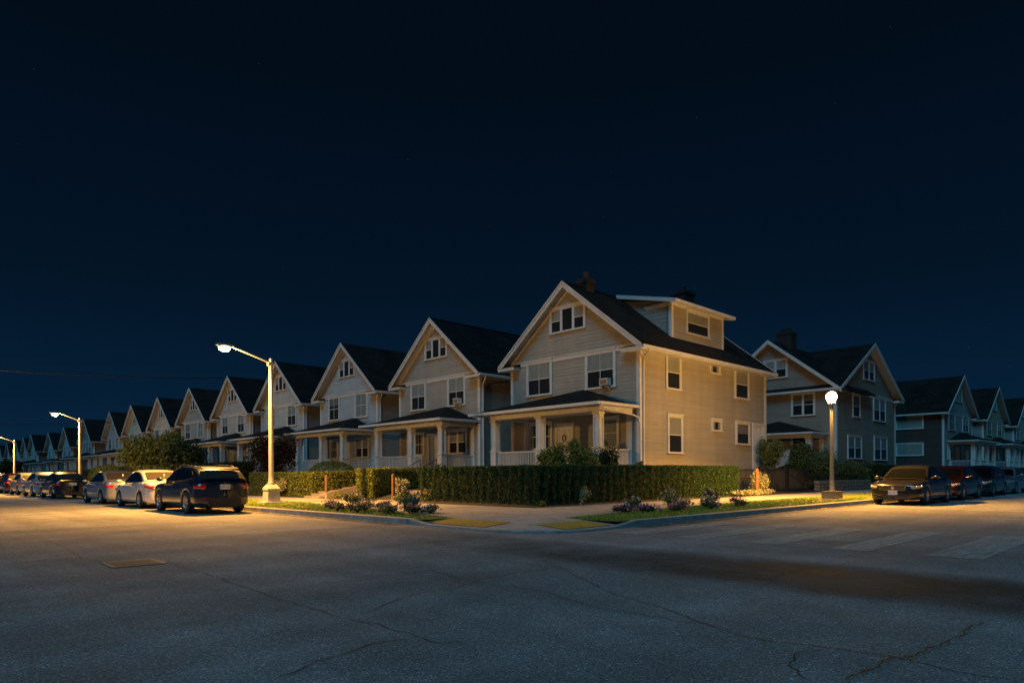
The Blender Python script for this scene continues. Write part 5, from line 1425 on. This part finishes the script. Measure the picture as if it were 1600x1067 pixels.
blob('tree', (16.5, 160, 3.0), (2.2, 5.5, 2.2), 'shrub_dark', 5000, .2, 'dark tree at the left edge beyond the third lamp', 'tree', z0=.4, lobes=12, seed=8)
# in front of the corner house porch
blob('bush', (21.1, 17.75, 1.85), (.80, .8, 1.05), 'privet', 5200, .06, 'tall leafy bush before the porch of the corner house, by the near porch post', 'bush', z0=.5, lobes=9, seed=9, hollow=.3, aspect=3)
blob('bush', (20.4, 18.75, 1.70), (.85, .95, .95), 'privet', 5200, .06, 'wide leafy bush before the porch of the corner house, below the front door', 'bush', z0=.5, lobes=9, seed=10, hollow=.3, aspect=3)
blob('bush', (22.1, 17.15, 1.75), (.7, .42, .85), 'shrub_dark', 2200, .06, 'small leafy bush right of the other two at the corner house porch', 'bush', z0=.5, lobes=7, seed=12, hollow=.3, aspect=3)
blob('bush', (20.2, 26.4, 1.25), (.7, .7, .55), 'shrub_dark', 1800, .05, 'small bush in front of the beige porch, just above the dark hedge', 'bush', z0=.5, lobes=6, seed=13)
blob('bush', (17.6, 21.9, .75), (.9, .7, .72), 'privet', 3400, .05, 'light leafed shrub spilling from the left end of the dark corner hedge', 'bush', z0=.3, lobes=9, seed=14, hollow=.4)
blob('bush', (16.4, 23.75, .62), (.5, .5, .5), 'pale_leaf', 1500, .045, 'pale flowering shrub beside the brick coloured post of the first walk', 'bush', z0=.25, lobes=6, seed=15, hollow=.3)
blob('bush', (17.4, 27.2, .8), (.9, .7, .6), 'privet', 2600, .05, 'leafy shrub behind the lit end of the clipped hedge', 'bush', z0=.3, lobes=7, seed=16, hollow=.4)
blob('bush', (15.45, 33.2, .6), (.4, .7, .55), 'pale_leaf', 1300, .045, 'pale blossoming shrub against the long clipped hedge', 'bush', z0=.15, lobes=6, seed=17, hollow=.3)
blob('ground_cover', (15.6, 22.2, .26), (.6, 1.3, .18), 'privet', 2200, .045, 'low green ground cover along the walk left of the corner hedge', 'ground cover', z0=.14, lobes=9, stems=2, seed=18)
blob('ground_cover', (15.6, 26.8, .24), (.45, .9, .15), 'privet', 1200, .045, 'low green ground cover between the hedge end and the steps', 'ground cover', z0=.14, lobes=7, stems=2, seed=19)
# right: behind the fence and by the corner
blob('bush', (31.5, 15.1, .72), (.72, .5, .80), 'pale_leaf', 3400, .045, 'tall variegated shrub in front of the black iron fence', 'bush', z0=.14, lobes=9, seed=20, hollow=.35)
blob('ground_cover', (30.2, 14.9, .26), (2.2, .42, .20), 'pale_leaf', 3600, .04, 'low variegated ground cover at the right end of the dark hedge', 'ground cover', z0=.14, lobes=12, stems=2, seed=21)
blob('bush', (36.3, 16.85, 2.0), (1.05, .62, 1.15), 'shrub_green', 4500, .06, 'leafy bush at the back corner of the corner house', 'bush', z0=.2, lobes=11, seed=22)
blob('bush', (43.9, 18.6, 2.0), (1.4, 1.1, 1.6), 'shrub_green', 8500, .065, 'big leafy bush behind the iron fence, left of the right lamp', 'bush', z0=.3, lobes=12, seed=23, hollow=.4)
blob('bush', (44.6, 17.2, 1.4), (1.7, 1.2, 1.3), 'shrub_green', 8000, .06, 'big leafy bush over the stone wall behind the right lamp', 'bush', z0=.3, lobes=12, seed=24, hollow=.4)
blob('bush', (47.6, 16.4, 1.15), (1.6, 1.1, 1.1), 'shrub_green', 8000, .06, 'rounded leafy bush right of the right lamp post', 'bush', z0=.15, lobes=12, seed=25, hollow=.4)
blob('bush', (50.6, 16.2, 1.0), (1.2, 1.0, .95), 'shrub_dark', 4000, .06, 'darker rounded bush left of the charcoal sedan', 'bush', z0=.15, lobes=10, seed=26, hollow=.4)
blob('bush', (18.05, 15.1, .50), (.28, .20, .42), 'pale_leaf', 420, .035, 'small pale dry shrub against the dark hedge right of its corner', 'bush', z0=.14, lobes=5, seed=27, hollow=.2)
blob('bush', (15.9, 15.1, .25), (.25, .25, .14), 'privet', 260, .035, 'tiny green tuft at the foot of the hedge corner', 'bush', z0=.14, lobes=4, seed=28, hollow=.2)
blob('bush', (24.3, 17.2, 1.6), (.3, .25, .25), 'shrub_green', 500, .04, 'small shrub tip peeking over the dark hedge against the lit wall', 'bush', z0=.5, lobes=4, seed=31, hollow=.2)
b_ = blob('potted_plant', (24.0, 18.9, 2.5), (.30, .32, .35), 'shrub_green', 700, .05, 'leafy plant on the porch railing of the corner house', 'plant', z0=2.13, lobes=5, seed=32, hollow=.3)

# flower beds in the verges: each clump a plant
FB = 'flowering plants on the left verge'; FC = 'flowering plants on the right verge'
fl = [ # x, y, r, h, leaf, flower, label
 (10.6, 19.2, .30, .34, 'privet', 'flower_white', 'pinkish white flower clump at the far end of the left bed'),
 (10.9, 18.4, .32, .62, 'privet', 'flower_white', 'tall leafy flower plant near the far end of the left bed'),
 (10.2, 18.0, .28, .28, 'shrub_green', 'flower_pink', 'low pink flower clump near the kerb in the left bed'),
 (10.7, 17.3, .34, .38, 'shrub_green', 'flower_lilac', 'lilac flower clump in the middle of the left bed'),
 (10.2, 16.9, .30, .28, 'privet', 'flower_lilac', 'low lilac clump by the kerb in the left bed'),
 (10.7, 16.2, .32, .34, 'shrub_green', 'flower_pink', 'rose flower clump left of the tall stems in the left bed'),
 (11.3, 16.1, .34, .72, 'privet', 'flower_white', 'tallest leafy stems of the left bed, beside the blue green agave'),
 (10.3, 15.6, .32, .30, 'privet', 'flower_lilac', 'green tuft with few lilac flowers near the kerb, left bed'),
 (10.7, 15.0, .30, .30, 'shrub_green', 'flower_pink', 'rose clump in front of the agave'),
 (11.15, 14.75, .30, .26, 'shrub_green', 'flower_white', 'white flower clump at the corner end of the left bed')]
for i, (x, y, r, h, lf, ff, lab) in enumerate(fl):
    blob('flowering_plant', (x, y, .14 + h * .45), (r * 1.0, r * 1.1, h * .5), lf, 700, .035, lab, 'flowers', z0=.13, lobes=6, stems=4, group=FB, seed=40 + i, hollow=.3, flowers=(ff, 24, .021), aspect=2.4)
fr_l = [
 (14.8, 10.9, .34, .26, 'shrub_dark', 'flower_purple', 'purple flower clump nearest the corner in the right bed'),
 (15.5, 10.6, .30, .24, 'shrub_dark', 'flower_purple', 'second purple clump from the corner in the right bed'),
 (15.9, 11.4, .32, .44, 'shrub_green', 'flower_white', 'leafy plant with few white flowers behind the purple clumps'),
 (16.2, 10.2, .24, .28, 'shrub_green', 'flower_pink', 'bright magenta flower clump by the kerb in the right bed'),
 (17.6, 11.3, .34, .60, 'privet', 'flower_white', 'tall plant topped with white flowers in the right bed'),
 (17.2, 10.6, .28, .34, 'shrub_green', 'flower_purple', 'violet flower clump under the tall white flowered plant'),
 (18.2, 10.3, .28, .24, 'shrub_green', 'flower_lilac', 'low bluish lilac clump by the kerb in the right bed'),
 (19.1, 10.8, .32, .40, 'privet', 'flower_white', 'pale flowered clump right of the middle in the right bed'),
 (19.9, 11.2, .34, .66, 'shrub_dark', 'flower_white', 'tall dark leafed plant with pale blossoms at the right end of the bed'),
 (19.9, 10.3, .30, .34, 'shrub_green', 'flower_pink', 'magenta flower clump at the right end of the right bed')]
for i, (x, y, r, h, lf, ff, lab) in enumerate(fr_l):
    blob('flowering_plant', (x, y, .14 + h * .45), (r * 1.0, r * 1.1, h * .5), lf, 700, .035, lab, 'flowers', z0=.13, lobes=6, stems=4, group=FC, seed=60 + i, hollow=.3, flowers=(ff, 22, .022), aspect=2.4)
# agave: rosette of stiff leaves, each its own piece
ag = empty('agave', (11.05, 15.35, .13), label='spiky blue green agave standing in the left flower bed', cat='agave')
for k in range(26):
    a = k * 2.4; tilt = .12 + .75 * (k / 26) ** 1.2; L_ = .62 - .12 * (k / 26); d = Vector((math.cos(a) * math.sin(tilt), math.sin(a) * math.sin(tilt), math.cos(tilt))); w = Vector((-math.sin(a), math.cos(a), 0)); n_ = w.cross(d)
    p = [Vector((0, 0, .02)) + d * (L_ * t) + n_ * (.04 * t * t) for t in (0, .35, .7, 1)]; ws = (.022, .032, .022, .001)
    v = []; 
    for q, ww in zip(p, ws): v += [q - w * ww, q - n_ * ww * .4, q + w * ww]
    b = MB(); b.add(v, [(i * 3 + j, i * 3 + j + 1, i * 3 + j + 4, i * 3 + j + 3) for i in range(3) for j in range(2)]); build('leaf', b, 'agave', ag)

# ---------------------------------------------------------------- posts, steps, walls, fence
def bollard(x, y, h, label, m='post_wood', r=.070):
    o = empty('wooden_post', (x, y, .12), label=label, cat='post', group='short posts beside the walks')
    b = MB(); b.tube([(0, 0, -.05), (0, 0, h)], r, 12); build('shaft', b, m, o)
    b = MB(); b.lathe([(r + .012, h), (r + .015, h + .03), (r * .6, h + .07), (0, h + .085)], 12); build('cap', b, m, o)
bollard(15.35, 28.15, 1.02, 'brick coloured post at the foot of the steps, between the clipped hedges')
bollard(15.6, 23.1, 1.05, 'brick coloured post in the gap left of the dark corner hedge')
bollard(30.35, 14.75, 1.22, 'bright orange brown post at the left end of the black iron fence', m='orange_post')
st = empty('garden_steps', (15.0, 29.0, .15), label='low concrete steps from the pavement up to the beige house walk', cat='steps')
for k in range(3):
    b = MB(); b.box(.05 + .38 * k, -.75, -.1, .05 + .38 * (k + 1), .75, .10 * (k + 1)); build('step', b, 'concrete_old', st)
cwall = MB(); cwall.prism([(15.2, 28.02, .0), (18.2, 28.02, .0), (18.2, 28.02, .95), (15.2, 28.02, .42)], (0, -.18, 0))
tag(build('cheek_wall', cwall, 'concrete_old'), 'sloping concrete side wall rising beside the low steps', 'low wall')
# stone retaining wall
sw_ = empty('stone_wall', (41.0, 15.6, .14), label='low rubble stone wall under the bushes behind the right lamp', cat='stone wall')
rs = random.Random(3)
for row in range(3):
    x = -1.2 + rs.uniform(0, .2)
    while x < 7.5:
        w = rs.uniform(.28, .55); h = .19; j = lambda a=.018: rs.uniform(-a, a)
        b = MB(); z = row * .2
        P = [(x + .015 + j(), j() * 1.5, z + .01 + j(.01)), (x + w - .015 + j(), j() * 1.5, z + .01 + j(.01)), (x + w - .015, .3, z + .01), (x + .015, .3, z + .01), (x + .02 + j(), .02 + j() * 1.5, z + h + j(.01)), (x + w - .02 + j(), .02 + j() * 1.5, z + h + j(.01)), (x + w - .02, .3, z + h), (x + .02, .3, z + h)]
        b.add(P, [(0, 3, 2, 1), (4, 5, 6, 7), (0, 1, 5, 4), (1, 2, 6, 5), (2, 3, 7, 6), (3, 0, 4, 7)]); build('stone', b, 'stone', sw_); x += w
# black iron fence and gate
def iron(x0, x1, label, name, cat, brace=False):
    o = empty(name, (x0, 16.0, .14), label=label, cat=cat, group='black iron fence panels' if name == 'iron_fence' else None); L_ = x1 - x0
    b = MB(); b.box(0, -.018, 1.18, L_, .018, 1.22); b.box(0, -.018, .10, L_, .018, .14); build('rail', b, 'black_iron', o)
    n = int(L_ / .125)
    for i in range(n):
        def pk():
            b = MB(); b.box(-.011, -.011, .04, .011, .011, 1.26); b.add([(-.011, -.011, 1.26), (.011, -.011, 1.26), (.011, .011, 1.26), (-.011, .011, 1.26), (0, 0, 1.31)], [(0, 1, 4), (1, 2, 4), (2, 3, 4), (3, 0, 4)]); return b
        build('picket', pk, 'black_iron', o, key='p', loc=(L_ * (i + .5) / n, 0, 0))
    for xx in (0, L_):
        b = MB(); b.box(xx - .05, -.05, -.1, xx + .05, .05, 1.34); b.box(xx - .06, -.06, 1.34, xx + .06, .06, 1.37); build('fence_post', b, 'black_iron', o)
    if brace: b = MB(); b.tube([(.1, 0, 1.0), (L_ - .1, 0, .3)], .02, 6); build('brace', b, 'black_iron', o)
iron(29.75, 33.0, 'left stretch of black iron fence behind the variegated shrub', 'iron_fence', 'fence')
iron(33.1, 36.4, 'middle stretch of black iron fence beside the gate', 'iron_fence', 'fence')
iron(36.55, 39.3, 'black iron gate with a slanting brace', 'iron_gate', 'gate', True)
# brown board fence behind it
bf = empty('board_fence', (37.9, 18.2, .14), label='brown vertical board fence behind the black iron gate', cat='fence')
for i in range(38):
    def bd():
        b = MB(); b.box(0, 0, .05, .155, .022, 1.30); return b
    q = build('board', bd, 'brown_wood', bf, key='b', loc=(i * .165, random.uniform(-.006, .006), random.uniform(-.015, .015)))
b = MB(); b.box(0, .024, .3, 6.3, .06, .38); b.box(0, .024, 1.0, 6.3, .06, 1.08); build('rail', b, 'brown_wood', bf)
# back stairs railing of the cross gabled house
wr_ = empty('stair_railing', (41.2, 18.9, .75), label='white stair railing among the bushes beside the grey porch', cat='railing')
b = MB(); b.tube([(0, 0, .95 + .6), (2.3, 0, .95 + 1.0)], .035, 6); b.tube([(0, 0, .1 + .6), (2.3, 0, .1 + 1.0)], .03, 6); b.box(-.06, -.06, -.2, .06, .06, 1.75); build('rail', b, 'porch_paint', wr_)
b = MB()
for i in range(15): x = .12 + i * .15; z = .17 * x; b.box(x - .02, -.02, .7 + z, x + .02, .02, 1.55 + z)
build('baluster', b, 'porch_paint', wr_, kind='stuff')

# cast iron drain grate in the road
gx_, gy_ = gp(208, 880)
gr_ = empty('drain_grate', (gx_, gy_, 0), rz=0, label='rusty rectangular cast iron grate set in the asphalt', cat='drain grate')
b = MB(); b.box(-.33, -.36, -.02, .33, -.31, .012); b.box(-.33, .31, -.02, .33, .36, .012); b.box(-.33, -.31, -.02, -.28, .31, .012); b.box(.28, -.31, -.02, .33, .31, .012); build('frame', b, 'iron_grate', gr_)
b = MB(); b.box(-.28, -.31, -.02, .28, .31, .003); build('plate', b, 'crack_dark', gr_)
b = MB()
for i in range(11):
    for j in range(12):
        x = -.25 + i * .05 + (.012 if j % 2 else -.012); y = -.28 + j * .05; b.box(x - .017, y - .017, .003, x + .017, y + .017, .014)
build('knob', b, 'iron_grate', gr_, kind='stuff')

# overhead wires with their pole (outside the frame on the far side of the left street)
def wire(p0, p1, sag, label, n=24, r=.022):
    P = []
    for i in range(n + 1):
        t = i / n; q = Vector(p0).lerp(Vector(p1), t); q.z -= sag * 4 * t * (1 - t); P.append(q)
    b = MB(); b.tube(P, r, 6); tag(build('overhead_wire', b, 'wire'), label, 'wire')
wire((-5.5, 54.2, 8.3), (24.4, 63.3, 10.3), .55, 'dark overhead wire sagging across the sky to a house gable', r=.03)
wire((-5.5, 104, 7.6), (24.6, 104.8, 8.6), .4, 'fainter overhead wire near the second lamp, low on the left', r=.03)
for yy in (54.2, 104):
    o = empty('utility_pole', (-5.6, yy, 0), label='brown wooden utility pole carrying the overhead wire' if yy < 100 else 'farther wooden utility pole carrying the lower wire', cat='utility pole')
    b = MB(); b.tube([(0, 0, 0), (0, 0, 9.2)], [.16, .11], 12); build('pole', b, 'bark', o)
    b = MB(); b.box(-.9, -.05, 8.5, .9, .05, 8.62); build('crossarm', b, 'bark', o)
